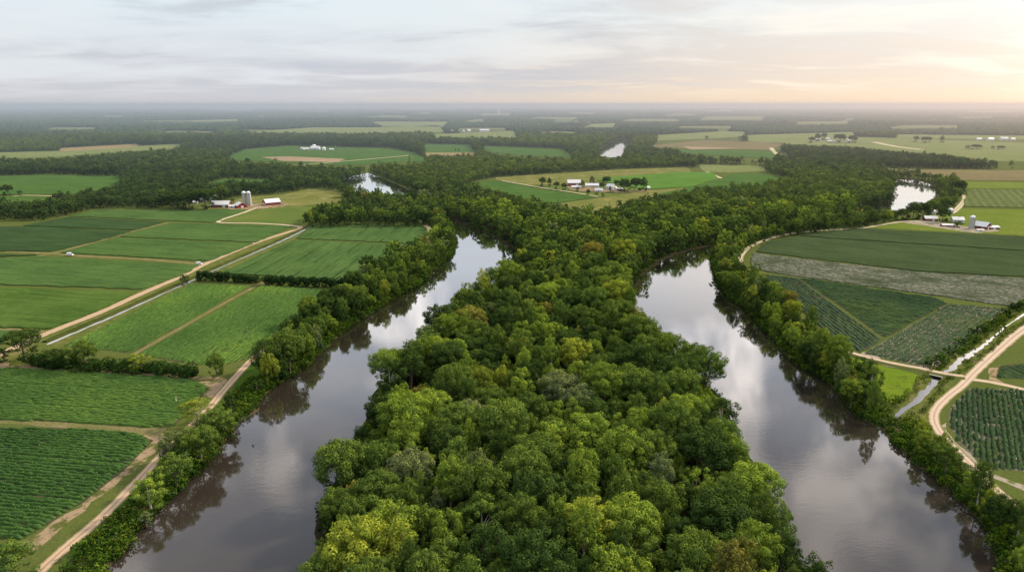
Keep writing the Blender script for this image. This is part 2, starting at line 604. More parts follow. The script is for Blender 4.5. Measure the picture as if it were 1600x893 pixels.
def land_with_shore(name, pts, z, mat, seed=5):
    """land that slopes down to the water all round"""
    pts = rough_loop(np.asarray(pts), 6.0, 0.9, seed)
    c = pts - np.roll(pts, 1, 0)
    nr = normals_of(np.vstack([pts, pts[:1]]))[:-1]
    area = 0.5 * np.sum(pts[:, 0] * np.roll(pts[:, 1], -1) - np.roll(pts[:, 0], -1) * pts[:, 1])
    if area < 0:
        nr = -nr
    n = len(pts)
    tris = tessellate_polygon([[Vector((p[0], p[1], 0)) for p in pts]])
    out = pts - nr * 2.2
    V = [(p[0], p[1], z) for p in pts] + [(p[0], p[1], -0.1) for p in out]
    faces = [tuple(t) for t in tris] + [(i, n + i, n + (i + 1) % n, (i + 1) % n) for i in range(n)]
    me = bpy.data.meshes.new(name)
    me.from_pydata(V, [], faces)
    bm = bmesh.new()
    bm.from_mesh(me)
    for f in bm.faces:
        if f.normal.z < 0:
            f.normal_flip()
    bm.to_mesh(me)
    bm.free()
    return put(name, me, mat, kind='structure')


near_isl = ISL_L[:-2] + [(650, 300), (800, 318), (900, 333), (1010, 318), (1100, 310), (1250, 312), (1340, 300)] + ISL_R
land_with_shore('woodland_ground', W(near_isl, HC), 0.9, M_floor)
# muddy levees along the outer banks: from below the water up to a crest and down inland
for nm, wl, side in (('riverbank', LWw[:-2], 1), ('riverbank', RWw, -1)):
    path = smooth_path(wl, 4.0)
    nr = normals_of(path) * side
    r = np.random.default_rng(11)
    prof = [(-1.6, -0.25), (0.2, 0.22), (1.6, 1.0), (4.0, 1.25), (8.0, 0.7), (12.5, -0.05)]
    V = np.zeros((len(path), len(prof), 3))
    wob = np.convolve(r.normal(0, 1.6, len(path)), np.ones(4) / 4, 'same')
    for j, (a, h) in enumerate(prof):
        V[:, j, :2] = path + nr * (a + wob * (0.8 if j < 3 else 0.5))[:, None]
        V[:, j, 2] = h + (r.normal(0, 0.12, len(path)) if 0 < j < 5 else 0)
    idx = np.arange(V.shape[0] * V.shape[1]).reshape(V.shape[:2])
    Fq = np.stack([idx[:-1, :-1], idx[1:, :-1], idx[1:, 1:], idx[:-1, 1:]], -1).reshape(-1, 4)
    if side > 0:
        Fq = Fq[:, ::-1]
    put(nm, mesh_np(nm, V.reshape(-1, 3), Fq, smooth=True), M_bank, kind='structure')

# ------------------------------------------------------------------ fields
CLEAR = []           # picture-plane outlines (seen on the ground) that carry no woods


def ext(poly):
    """fields cut by the frame run on beyond it"""
    return [((-260 if x <= 0 else 1860 if x >= 1600 else x), y) for x, y in poly]


GR1, GR2 = (0.060, 0.128, 0.036), (0.092, 0.172, 0.046)       # fresh soy green
GD1, GD2 = (0.034, 0.080, 0.028), (0.052, 0.105, 0.034)       # darker
GY1, GY2 = (0.10, 0.16, 0.03), (0.15, 0.20, 0.045)            # yellow-green


def ang_of(p, q):
    a, b = at(*p), at(*q)
    return math.atan2(b.y - a.y, b.x - a.x)


field_seed = [100]


def field(poly, mat, h=0.7, step=3.5, amp=0.6, z=0.0, clear=True):
    field_seed[0] += 1
    poly = ext(poly)
    if clear:
        CLEAR.append(poly)
    w = W(poly)
    d = np.mean(np.hypot(w[:, 0], w[:, 1]))
    return sheet('crop_field', w, z + h, mat, skirt=h + 0.02, step=step * max(1, d / 500), amp=amp * max(1, d / 900), seed=field_seed[0])


a_h = ang_of((0, 437), (221, 453))        # cross rows of the left block
a_d = ang_of((95, 541), (300, 441))       # rows along the canal
m_F = mat_crop('soy_a', GR1, GR2, a_h, 1.6, 0.35, 26, 0.55)
m_F2 = mat_crop('soy_dark', (0.036, 0.080, 0.030), (0.050, 0.100, 0.036), a_h, 1.6, 0.35, 24, 0.4)
m_Fd = mat_crop('soy_along', GR1, GR2, a_d, 1.6, 0.4, 15, 0.75)
m_F7 = mat_crop('soy_pale', (0.062, 0.13, 0.024), (0.10, 0.175, 0.036), a_h, 1.8, 0.4, 24, 0.45)
m_F13 = mat_crop('soy_far', (0.058, 0.135, 0.030), (0.085, 0.165, 0.036), a_h, 2.5, 0.3, 40, 0.4)
m_past = mat_grass('pasture', (0.13, 0.16, 0.04), (0.20, 0.20, 0.065), (0.26, 0.22, 0.10), 0.6, a_h)
m_past_g = mat_grass('pasture_green', (0.095, 0.15, 0.035), (0.15, 0.185, 0.05), None, 0.6, a_h)
m_straw = mat_grass('stubble', (0.25, 0.20, 0.10), (0.32, 0.25, 0.14), (0.20, 0.19, 0.08), 0.3, 0.1)
m_tan = mat_grass('tan_field', (0.30, 0.235, 0.15), (0.36, 0.28, 0.18), None, 0.3, 0.05)
m_pale = mat_grass('pale_green', (0.16, 0.20, 0.07), (0.20, 0.235, 0.09), None, 0.25, 0.05)
m_bright = mat_crop('bright_green', (0.085, 0.20, 0.030), (0.11, 0.225, 0.04), 0.3, 3, 0.2, 40, 0.3)
m_H = mat_crop('beans_dark', (0.048, 0.080, 0.034), (0.062, 0.098, 0.040), ang_of((1200, 425), (1463, 463)), 1.6, 0.35, 30, 0.4)
m_H3 = mat_crop('cotton', (0.05, 0.075, 0.04), (0.07, 0.09, 0.05), ang_of((1200, 425), (1463, 463)), 2.0, 0.4, 30, 0.2, speck=(0.60, 0.57, 0.52), speck_amt=0.45)
m_K = mat_crop('ribbed_green', (0.12, 0.165, 0.055), (0.15, 0.19, 0.07), ang_of((1535, 297), (1560, 328)), 9, 0.5, 60, 0.2)
m_lawn = mat_grass('lawn', (0.12, 0.175, 0.03), (0.17, 0.21, 0.042), None, 0.5, -0.25)
m_brown = mat_grass('brown_field', (0.17, 0.15, 0.075), (0.21, 0.18, 0.09), None, 0.25, 0.05)
m_vivid = mat_grass('vivid_grass', (0.12, 0.20, 0.018), (0.19, 0.25, 0.03), (0.08, 0.12, 0.02), 1.6)

m_slip = mat_grass('far_clearing', (0.12, 0.16, 0.06), (0.17, 0.19, 0.08), (0.20, 0.17, 0.10), 0.2)
# left block
field([(107, 338), (156, 328), (247, 328), (386, 328), (331, 348)], m_F)
field([(36, 353), (107, 340), (258, 347), (210, 360)], m_F2)
field([(0, 358), (36, 354), (205, 362), (155, 376), (80, 393), (0, 390)], m_F2)
field([(266, 349), (456, 354), (400, 379), (188, 370)], m_F)
field([(184, 372), (396, 381), (327, 408), (97, 395)], m_F)
field([(0, 394), (57, 399), (0, 414)], m_F2)
field([(60, 401), (311, 415), (283, 431), (221, 452), (0, 436), (0, 419)], m_F)
field([(0, 441), (213, 457), (150, 487), (81, 513), (0, 510)], m_F7)
field([(0, 517), (18, 517), (8, 537), (0, 545)], m_F)
field([(462, 373), (490, 352), (658, 352), (666, 362), (658, 381)], m_Fd)
field([(458, 376), (500, 377), (660, 384), (625, 430), (560, 445), (416, 431), (345, 427)], m_Fd)
FLD8 = [(300, 443), (388, 446), (205, 551), (100, 541)]
FLD9 = [(412, 446), (520, 452), (480, 485), (430, 520), (402, 545), (385, 560), (340, 573), (300, 568), (217, 554)]
FLD_L1 = [(0, 582), (28, 575), (99, 579), (198, 585), (295, 592), (322, 601), (324, 607), (312, 624), (273, 663), (237, 667), (99, 658), (0, 649)]
FLD_L2 = [(0, 663), (138, 671), (213, 677), (240, 687), (206, 722), (150, 769), (79, 816), (36, 841), (0, 839)]
FLD_L3 = [(0, 849), (36, 853), (20, 893), (0, 920)]
# pasture around the left farm
field([(300, 327), (345, 316), (385, 308), (445, 304), (482, 295), (525, 299), (550, 318), (480, 322), (430, 322), (386, 326)], m_past, 0.15)
field([(390, 330), (432, 323), (550, 319), (482, 336), (477, 351), (346, 346)], m_past_g, 0.15)
# beyond
field([(0, 283), (78, 273), (192, 276), (185, 294), (150, 304), (36, 304), (0, 308)], m_F13)
field([(0, 312), (30, 307), (85, 309), (60, 322), (0, 330)], m_F13)
field([(0, 245), (90, 236), (150, 231), (290, 225), (270, 232), (150, 240), (80, 246), (0, 253)], m_pale, 0.3)
field([(90, 232), (215, 225), (216, 230), (95, 237)], m_straw, 0.5)
field([(308, 293), (352, 279), (430, 281), (412, 289), (360, 290)], m_F13)
field([(355, 246), (380, 234), (450, 228), (612, 232), (648, 239), (668, 252), (540, 259), (360, 250)], m_F13)
field([(408, 246), (450, 245), (540, 249), (525, 254), (440, 252)], m_tan, 0.3, z=0.75, clear=False)
field([(660, 225), (735, 227), (745, 242), (665, 242)], m_F13)
field([(662, 239), (742, 239), (740, 244), (665, 244)], m_straw, 0.3, z=0.75, clear=False)
field([(752, 228), (800, 230), (875, 233), (900, 246), (820, 244), (765, 238)], m_F13)
field([(370, 208), (430, 203), (490, 199), (600, 199), (685, 196), (697, 206), (560, 209)], m_pale, 0.3)
field([(580, 190), (702, 190), (690, 198), (600, 197)], m_pale, 0.3)
field([(674, 210), (805, 204), (810, 215), (680, 215)], m_pale, 0.3)
field([(300, 188), (375, 186), (372, 189), (302, 190)], m_pale, 0.3)
for a, b, c, d in ((643, 176, 678, 179), (720, 186, 760, 190), (745, 177, 800, 181), (845, 189, 905, 191), (1030, 178, 1080, 181),
                   (1180, 177, 1215, 179), (1090, 182, 1200, 187), (395, 180, 415, 182), (1300, 185, 1345, 187), (1095, 172, 1150, 174),
                   (470, 173, 520, 175), (880, 176, 930, 178), (560, 181, 640, 184), (820, 183, 900, 186), (970, 186, 1060, 190), (1230, 190, 1330, 194), (1380, 196, 1500, 200), (60, 199, 150, 202), (230, 205, 330, 208), (1500, 174, 1590, 176), (330, 171, 400, 173), (620, 170, 720, 172), (940, 170, 1010, 172), (690, 200, 790, 202.5), (830, 206, 900, 209), (1050, 197, 1150, 200), (1480, 183, 1560, 185), (150, 181, 195, 183)):
    k1, k2 = random.uniform(4, 22), random.uniform(-12, 14)
    field([(a, d), (a + k1, (b + d) / 2), (a + k1 * 1.6 + 3, b), ((a + c) / 2, b - random.uniform(0, 0.8)), (c, b), (c + k2, (b + d) / 2), (c - 5, d), ((a + c) / 2 + k2, d + random.uniform(-0.8, 0.6))], m_slip, 0.3)
# centre and right, far
field([(912, 199), (922, 194), (964, 192), (963, 199)], m_pale, 0.3)
field([(1025, 211), (1130, 205), (1165, 206), (1168, 213), (1098, 217), (1025, 220)], m_pale, 0.3)
field([(1018, 227), (1100, 219), (1225, 224), (1206, 234), (1020, 230)], m_brown, 0.3)
field([(1065, 229), (1165, 232), (1080, 234)], m_tan, 0.2, z=0.35, clear=False)
field([(1050, 234), (1206, 236), (1212, 248), (1085, 242)], m_F13)
field([(1165, 211), (1335, 206), (1338, 214), (1600, 232), (1600, 255), (1560, 252), (1475, 241), (1400, 236), (1320, 228), (1238, 226), (1170, 221)], m_pale, 0.3)
field([(1400, 210), (1500, 211), (1600, 215), (1600, 220), (1400, 216)], m_pale, 0.3)
field([(775, 277), (820, 274), (985, 264), (1075, 261), (1080, 270), (1010, 272), (940, 281), (905, 289), (820, 289), (775, 281)], m_past, 0.3)
field([(928, 280), (995, 274), (1070, 269), (1115, 270), (1122, 279), (1080, 292), (1010, 296), (960, 288)], m_bright)
field([(725, 288), (773, 282), (820, 291), (860, 298), (934, 308), (872, 317), (830, 317), (760, 301)], m_F13)
field([(822, 290), (905, 290), (960, 289), (1010, 296), (940, 308), (870, 298)], m_past_g, 0.15, clear=False)
field([(875, 318), (940, 309), (1010, 298), (1080, 293), (1080, 300), (1010, 314), (955, 334), (900, 333)], m_past, 0.3)
field([(1122, 281), (1145, 272), (1190, 271), (1242, 281), (1182, 294), (1080, 303), (1015, 306), (1080, 293)], m_F13)
field([(1088, 257), (1185, 259), (1202, 267), (1140, 270), (1100, 268)], m_pale, 0.3)
# right farm
field([(1362, 262), (1430, 265), (1600, 268), (1600, 286), (1480, 281), (1420, 273)], m_brown, 0.3)
field([(1500, 284), (1600, 288), (1600, 297), (1508, 294)], m_lawn, 0.2)
field([(1512, 296), (1600, 300), (1600, 329), (1505, 323)], m_K, 0.8)
field([(1349, 355), (1400, 346), (1440, 343), (1486, 326), (1505, 326), (1600, 332), (1600, 381)], m_lawn, 0.12)
field([(1251, 369), (1335, 357), (1600, 383), (1600, 409)], m_H)
field([(1183, 391), (1200, 378), (1248, 370), (1600, 411), (1600, 447), (1436, 424), (1183, 394)], m_H)
field([(1176, 396), (1436, 426), (1600, 450), (1584, 480), (1463, 462), (1200, 425), (1174, 418)], m_H3, 0.6)
FLD_H4A = [(1182, 427), (1246, 434), (1300, 473), (1378, 530), (1342, 551), (1298, 523), (1214, 458)]
FLD_H4B = [(1248, 434), (1463, 465), (1480, 474), (1382, 528), (1310, 476)]
FLD_H4C = [(1483, 474), (1572, 482), (1476, 560), (1436, 571), (1349, 552)]
FLD_I1 = [(1489, 632), (1515, 606), (1560, 607), (1700, 628), (1800, 700), (1800, 800), (1600, 752), (1547, 732), (1495, 688), (1484, 659)]
FLD_I2 = [(1562, 572), (1600, 543), (1800, 480), (1850, 640), (1600, 603), (1556, 590)]
CLEAR += [ext(p) for p in (
    [(0, 362), (36, 351), (107, 337), (156, 326), (250, 325), (300, 319), (345, 313), (385, 306), (445, 303), (482, 294), (525, 298), (552, 318), (482, 336), (478, 352), (345, 360), (0, 400)],
    [(735, 285), (775, 277), (820, 274), (985, 264), (1075, 261), (1120, 268), (1140, 272), (1190, 270), (1242, 281), (1182, 294), (1080, 303), (1010, 314), (955, 334), (900, 333), (830, 317), (760, 301)],
    [(1345, 357), (1400, 346), (1425, 342), (1480, 338), (1490, 322), (1508, 295), (1500, 283), (1420, 273), (1360, 262), (1430, 264), (1600, 267), (1600, 420), (1340, 362)],
    [(0, 283), (78, 273), (192, 276), (186, 294), (150, 306), (85, 312), (60, 322), (0, 330)],
    far_river)]

# ---- near crops as real rows of plants
CROP_COLS = {'soy': (0.088, 0.165, 0.040, 1), 'soy_lush': (0.072, 0.145, 0.038, 1), 'dark': (0.058, 0.098, 0.044, 1), 'grey': (0.070, 0.106, 0.056, 1), 'teal': (0.056, 0.098, 0.046, 1)}


def rowcrop(poly, ang, spacing, hgt, colour, soilmat, dens, width=0.42, step=1.6, seed=1, leaf=0.5, gap=0.02, z0=0.05, boll=None):
    """ground of the field, ridged rows of foliage, and leaves standing out of them"""
    r = np.random.default_rng(seed)
    poly = ext(poly)
    CLEAR.append(poly)
    w = W(poly)
    sheet('field_soil', w, z0, soilmat, step=5, amp=0.5, seed=seed)
    ca, sa = math.cos(ang), math.sin(ang)
    q = np.stack([w[:, 0] * ca + w[:, 1] * sa, -w[:, 0] * sa + w[:, 1] * ca], 1)
    Vs, Fs, Ts, base = [], [], [], 0
    LP, LN = [], []
    v = q[:, 1].min() + spacing * 0.5
    while v < q[:, 1].max():
        xs = []
        n = len(q)
        for i in range(n):
            a, b = q[i], q[(i + 1) % n]
            if (a[1] > v) != (b[1] > v):
                xs.append(a[0] + (v - a[1]) * (b[0] - a[0]) / (b[1] - a[1]))
        xs.sort()
        for x0, x1 in zip(xs[::2], xs[1::2]):
            x0 += abs(r.normal(0.3, 0.5))
            x1 -= abs(r.normal(0.3, 0.5))
            L = x1 - x0
            if L < 3:
                continue
            m = max(3, int(L / step))
            x = np.linspace(x0, x1, m)
            low = np.sin(x * 0.021 + v * 0.05) * 0.12 + np.sin(x * 0.083 - v * 0.11 + 1.3) * 0.07
            hh = hgt * (1 + low + r.normal(0, 0.16, m))
            patch = np.sin(x * 0.037 + v * 0.02 + seed) + np.sin(x * 0.011 - v * 0.045 + seed * 2) + np.sin(x * 0.09 + v * 0.06)
            hole = r.random(m) < gap + 0.10 * np.clip(patch - 1.7, 0, 1)
            if int(v / spacing + 1000) % 13 == 5:
                hh = hh * 0.55
            hh = hh * (1 + 0.10 * patch / 2)
            hole |= np.roll(hole, 1)
            hh = np.where(hole, hgt * 0.25, np.maximum(hh, hgt * 0.3))
            hh[0] = hh[-1] = 0.05
            off = v + np.sin(x * 0.013) * 0.35 + r.normal(0, 0.07 * spacing, m)
            hw = spacing * width * (1 + r.normal(0, 0.12, m)) * np.where(hole, 0.45, 1)
            prof = np.array([[-1, 0.02], [-0.72, 0.72], [0, 1.0], [0.72, 0.72], [1, 0.02]])
            yy = off[:, None] + hw[:, None] * prof[None, :, 0] + r.normal(0, 0.06 * spacing, (m, 5))
            zz = z0 + hh[:, None] * prof[None, :, 1] * (1 + r.normal(0, 0.14, (m, 5)))
            xx = np.repeat(x[:, None], 5, 1) + r.normal(0, step * 0.12, (m, 5))
            Vs.append(np.stack([xx, yy, zz], -1).reshape(-1, 3))
            idx = base + np.arange(m * 5).reshape(m, 5)
            Fs.append(np.stack([idx[:-1, :-1], idx[1:, :-1], idx[1:, 1:], idx[:-1, 1:]], -1).reshape(-1, 4)[:, ::-1])
            nf = (m - 1) * 4
            Ts.append(np.clip(0.42 + np.repeat(low[:-1] * 0.9 + 0.045 * patch[:-1], 4) + r.normal(0, 0.10, nf), 0, 1))
            base += m * 5
            k = int(L * dens)
            i = r.integers(0, m, k)
            s = r.uniform(-1, 1, k)
            keep = ~hole[i]
            lx = x[i] + r.uniform(-step, step, k) * 0.5
            ly = off[i] + hw[i] * s * 1.1
            lz = z0 + hh[i] * (1.0 - 0.45 * s * s) * r.uniform(0.85, 1.22, k)
            LP.append(np.stack([lx, ly, lz], 1)[keep])
            LN.append(np.stack([r.normal(0, 0.5, k), s * 0.8 + r.normal(0, 0.4, k), np.ones(k)], 1)[keep])
        v += spacing
    V = np.vstack(Vs)
    Fq = np.vstack(Fs)
    T = np.concatenate(Ts)
    lp, ln = np.vstack(LP), np.vstack(LN)
    lv, lf = leaf_quads(lp, ln, leaf, r)
    Fq = np.vstack([Fq, lf + len(V)])
    V = np.vstack([V, lv])
    T = np.concatenate([T, np.clip(0.5 + r.normal(0, 0.16, len(lp)), 0, 1)])
    X = V[:, 0] * ca - V[:, 1] * sa
    Y = V[:, 0] * sa + V[:, 1] * ca
    V = np.stack([X, Y, V[:, 2]], 1)
    o = put('crop_rows', mesh_np('crop_rows', V, Fq, {'tint': T}), M_leafcrop, kind='stuff')
    o.color = CROP_COLS[colour]
    if boll:
        k = r.random(len(lp)) < boll
        # patches of open bolls
        k &= (np.sin(lp[:, 0] * 0.05 + 1) + np.sin(lp[:, 1] * 0.17 + lp[:, 0] * 0.02) + r.normal(0, 0.6, len(lp))) > 0.35
        bp = lp[k] + np.array([0, 0, 0.12])
        bv, bf = leaf_quads(bp, ln[k], 0.38, r)
        bv = np.stack([bv[:, 0] * ca - bv[:, 1] * sa, bv[:, 0] * sa + bv[:, 1] * ca, bv[:, 2]], 1)
        put('cotton_bolls', mesh_np('cotton_bolls', bv, bf), M_boll, kind='stuff')
    return o


def leaf_quads(P_, N_, size, r, aspect=0.75):
    """small kite shaped leaf sprays at P_ facing N_"""
    n = len(P_)
    N_ = N_ / np.maximum(np.linalg.norm(N_, axis=1, keepdims=True), 1e-6)
    h = r.normal(0, 1, (n, 3))
    T1 = np.cross(N_, h)
    T1 /= np.maximum(np.linalg.norm(T1, axis=1, keepdims=True), 1e-6)
    T2 = np.cross(N_, T1)
    s = (size * r.uniform(0.6, 1.35, n))[:, None] * 0.5 if np.isscalar(size) else (size * r.uniform(0.6, 1.35, n))[:, None] * 0.5
    bend = N_ * s * 0.35
    V = np.stack([P_ - T1 * s - bend, P_ + T2 * s * aspect, P_ + T1 * s - bend, P_ - T2 * s * aspect], 1).reshape(-1, 3)
    return V, np.arange(n * 4).reshape(n, 4)


M_boll = plain('cotton_boll', (0.72, 0.69, 0.64), 0.9, 0.1)
m_soil_d = mat_soil('row_soil', (0.075, 0.062, 0.042), (0.04, 0.06, 0.02), 0.5)
m_soil_l = mat_soil('row_soil_pale', (0.26, 0.235, 0.20), (0.10, 0.11, 0.06), 0.62)
m_soil_m = mat_soil('row_soil_mid', (0.16, 0.14, 0.11), (0.06, 0.08, 0.03), 0.55)
rowcrop(FLD_L2, ang_of((0, 700), (150, 712)), 1.75, 0.9, 'soy_lush', m_soil_d, 3.4, 0.40, 1.3, 21, 0.55)
rowcrop(FLD_L1, ang_of((0, 640), (237, 655)), 1.45, 0.75, 'soy', m_soil_d, 2.4, 0.5, 1.5, 22, 0.5, gap=0.012)
rowcrop(FLD_L3, ang_of((0, 700), (150, 712)), 1.75, 0.9, 'soy_lush', m_soil_d, 3.4, 0.40, 1.3, 23, 0.55)
rowcrop(FLD8, a_d, 1.9, 0.7, 'soy', m_soil_d, 1.6, 0.5, 2.2, 24, 0.7, gap=0.008)
rowcrop(FLD9, ang_of((217, 554), (412, 446)), 2.0, 0.75, 'soy', m_soil_d, 1.6, 0.49, 2.2, 25, 0.7, gap=0.012)
rowcrop(FLD_H4A, ang_of((1246, 434), (1378, 530)), 2.4, 0.8, 'grey', m_soil_d, 1.5, 0.46, 2.4, 26, 0.8, gap=0.05)
rowcrop(FLD_H4B, ang_of((1248, 434), (1463, 465)), 2.0, 0.8, 'dark', m_soil_d, 1.4, 0.5, 2.6, 27, 0.8, gap=0.01)
rowcrop(FLD_H4C, ang_of((1349, 552), (1483, 474)), 2.7, 0.8, 'grey', m_soil_m, 1.6, 0.40, 2.2, 28, 0.7, gap=0.04, boll=0.75)
rowcrop(FLD_I1, ang_of((1560, 607), (1580, 735)), 1.8, 1.0, 'teal', m_soil_m, 3.4, 0.43, 1.5, 29, 0.65, gap=0.06, boll=0.10)
rowcrop(FLD_I2, ang_of((1562, 572), (1600, 590)), 1.9, 0.8, 'dark', m_soil_d, 1.6, 0.5, 2.0, 30, 0.7, gap=0.01)

# ------------------------------------------------------------------ verges, soil margins, roads, ditches
sheet('bare_ground', W([(20, 862), (82, 815), (152, 766), (208, 720), (236, 690), (205, 679), (255, 670), (262, 684), (232, 716), (180, 758), (110, 812), (60, 856), (30, 876), (5, 872)]), 0.012, M_soil, step=4, amp=1.0, seed=2)
sheet('bare_ground', W([(0, 566), (30, 570), (120, 575), (220, 582), (300, 588), (350, 590), (362, 600), (335, 622), (318, 618), (328, 603), (295, 590), (190, 584), (90, 578), (28, 574), (0, 581)]), 0.016, M_soil, step=4, amp=0.8, seed=3)
sheet('bare_ground', W([(-200, 642), (0, 650), (99, 659), (237, 668), (262, 668), (240, 684), (213, 676), (138, 670), (0, 661), (-200, 654)]), 0.02, M_track, step=4, amp=0.6, seed=4)
sheet('bare_ground', W([(1478, 660), (1492, 690), (1545, 736), (1600, 757), (1760, 808), (1760, 818), (1600, 766), (1540, 742), (1488, 700), (1470, 665)]), 0.012, M_soil_pale, step=4, amp=0.8, seed=5)
sheet('bare_ground', W([(1345, 552), (1350, 549), (1392, 566), (1436, 572), (1478, 560), (1500, 548), (1480, 566), (1440, 577), (1400, 574), (1340, 560)]), 0.014, M_soil_pale, step=4, amp=0.6, seed=6)
sheet('bare_ground', W([(1545, 575), (1562, 570), (1558, 592), (1570, 598), (1545, 592)]), 0.012, M_soil, step=3, amp=0.5, seed=7)
sheet('grass', W([(1318, 558), (1345, 560), (1400, 576), (1432, 584), (1440, 590), (1420, 612), (1400, 630), (1380, 625), (1350, 600)]), 0.024, m_vivid, kind='structure', step=4, amp=0.8, seed=8)
sheet('grass', W([(1440, 578), (1505, 545), (1585, 485), (1700, 400), (1760, 410), (1600, 512), (1545, 560), (1512, 582), (1490, 588)]), 0.010, M_verge, kind='structure', step=4, amp=0.6, seed=9)
sheet('grass', W([(1435, 590), (1495, 594), (1470, 625), (1448, 655), (1470, 690), (1440, 690), (1400, 660), (1400, 640), (1420, 615)]), 0.018, M_verge, kind='structure', step=4, amp=0.6, seed=10)
sheet('grass', W([(0, 560), (60, 520), (150, 485), (270, 432), (330, 405), (455, 352), (490, 350), (470, 372), (340, 428), (285, 450), (150, 518), (80, 548), (20, 575), (0, 578)]), 0.010, M_verge, kind='structure', step=8, amp=0.6, seed=11)
# weedy strip between the near road and the left river
sheet('grass', W([(395, 545), (440, 520), (470, 545), (440, 585), (400, 620), (360, 660), (300, 735), (215, 825), (150, 900), (60, 990), (30, 960), (90, 893), (165, 815), (262, 712), (340, 633), (385, 580)]), 0.026, mat_grass('weeds', (0.055, 0.11, 0.016), (0.095, 0.15, 0.024), None, 2.0), kind='structure', step=4, amp=0.8, seed=12)

ROAD_A = [(-60, 590), (0, 553), (13, 547), (65, 524), (110, 506), (156, 488), (220, 459), (282, 432), (330, 408), (400, 379), (452, 362), (470, 356), (466, 353)]
ribbon('dirt_road', ROAD_A, 6.4, 0.05, M_road, seed=31)
ribbon('farm_lane', [(469, 354), (440, 351), (400, 349), (350, 348), (341, 346), (350, 342), (372, 335), (392, 328), (404, 324), (425, 322)], 5.5, 0.17, M_lane, seed=32)
ribbon('farm_lane', [(331, 409), (312, 412), (227, 405), (114, 399), (81, 396), (0, 392), (-250, 376)], 5.0, 0.04, M_track, seed=33)
ribbon('farm_lane', [(262, 348), (208, 361), (162, 374), (94, 393), (60, 400), (0, 416), (-160, 450)], 4.6, 0.055, M_track, seed=34)
ribbon('farm_lane', [(400, 447), (360, 468), (300, 502), (211, 552)], 2.6, 0.04, M_track, seed=35)
ribbon('farm_lane', [(-100, 512), (0, 514), (50, 516), (75, 520)], 4.0, 0.04, M_track, seed=36)
ribbon('farm_lane', [(664, 352), (671, 357), (672, 368), (668, 378), (655, 384)], 5.5, 0.06, M_lane, seed=37)
ribbon('farm_lane', [(-100, 308), (0, 308), (36, 305), (90, 306), (146, 306), (160, 302)], 5.0, 0.05, M_lane, seed=38)
ribbon('farm_lane', [(400, 440), (412, 443), (422, 444)], 8, 0.03, M_track, seed=44)
ROAD_L = [(20, 935), (63, 892), (79, 876), (115, 844), (158, 808), (209, 757), (257, 706), (296, 668), (330, 633), (348, 611), (372, 584), (395, 560), (412, 545)]
ribbon('dirt_road', ROAD_L, 4.2, 0.06, M_road, seed=39, jit=0.05)
ROAD_R = [(1760, 410), (1680, 462), (1600, 514), (1570, 538), (1543, 562), (1522, 582), (1505, 600), (1480, 620), (1464, 637), (1459, 652), (1464, 668), (1477, 685), (1500, 709), (1540, 749), (1566, 773), (1605, 803), (1700, 870)]
ribbon('gravel_road', ROAD_R, 6.4, 0.06, M_road_r, seed=40, jit=0.05, widths=[6, 6, 6, 5.6, 6.4, 7.4, 6.6, 5.8, 5.2, 4.6, 4.2, 4.2, 4.2])
ribbon('gravel_road', [(1513, 592), (1545, 596), (1600, 608), (1700, 634), (1800, 665)], 4.2, 0.05, M_road_r, seed=41)
ribbon('gravel_road', [(1506, 590), (1490, 588), (1462, 583), (1436, 577), (1392, 569), (1340, 556), (1322, 550)], 3.6, 0.9, M_road_r, seed=42,
       prof=[(-1.6, -0.9), (-1, -0.04), (-0.5, 0.02), (0, 0.03), (0.5, 0.02), (1, -0.04), (1.6, -0.9)])
ribbon('farm_lane', [(1160, 425), (1156, 408), (1160, 396), (1173, 385), (1202, 373), (1244, 364), (1302, 359), (1349, 356), (1410, 346), (1440, 346)], 5.4, 0.2, M_lane, seed=43)
ribbon('farm_lane', [(1487, 333), (1498, 324), (1508, 312), (1507, 305)], 8, 0.2, M_lane, seed=45)
ribbon('farm_lane', [(785, 283), (830, 291), (860, 296), (900, 302), (935, 308)], 5, 0.75, M_lane, seed=46)
ribbon('farm_lane', [(1205, 231), (1210, 238), (1222, 245), (1235, 250)], 14, 0.4, M_lane, seed=47)
ribbon('farm_lane', [(470, 258), (530, 253), (610, 246), (640, 243)], 8, 0.8, M_lane, seed=48)
ribbon('farm_lane', [(1105, 269), (1120, 276), (1128, 279)], 8, 0.6, M_lane, seed=49)
ribbon('farm_lane', [(1365, 222), (1400, 229), (1440, 234)], 26, 0.4, M_lane, seed=50)
ribbon('ditch', [(486, 353), (470, 362), (432, 380), (393, 397), (331, 424), (299, 439), (256, 458), (195, 486), (130, 514), (74, 538)], 2.1, 0.06, M_ditch, seed=51, jit=0.25, prof=[(-1, 0), (1, 0)], widths=[2.6, 2.2, 2.4, 1.8, 2.2, 1.2, 1.6, 2.0, 1.5, 1.9, 2.1, 2.0])
ribbon('ditch_bank', [(485, 350.5), (468, 360), (430, 377.5), (391, 394.5), (329, 421), (297, 436), (253, 455), (192, 483), (127, 510.5), (70, 534.5)], 4.5, 0.03, mat_grass('ditch_grass', (0.05, 0.07, 0.018), (0.09, 0.10, 0.03), None, 2.0), seed=52, prof=[(-1, 0), (-0.5, 0.7), (0.3, 0.8), (1, 0.0)])
CREEK = [(1392, 664), (1403, 648), (1412, 639), (1430, 628), (1440, 618), (1452, 606), (1462, 593), (1472, 584)]
CREEK2 = [(1474, 582), (1484, 577), (1492, 570), (1499, 563), (1513, 556), (1527, 547), (1540, 537), (1553, 526), (1570, 511), (1588, 499), (1604, 489), (1660, 455), (1740, 405)]
ribbon('creek', CREEK, 4, 0.075, M_water, seed=53, jit=0.2, prof=[(-1, 0), (1, 0)], step=2.5, widths=[3.6, 2.0, 1.8, 2.6, 3.0, 2.9, 2.7, 2.6])
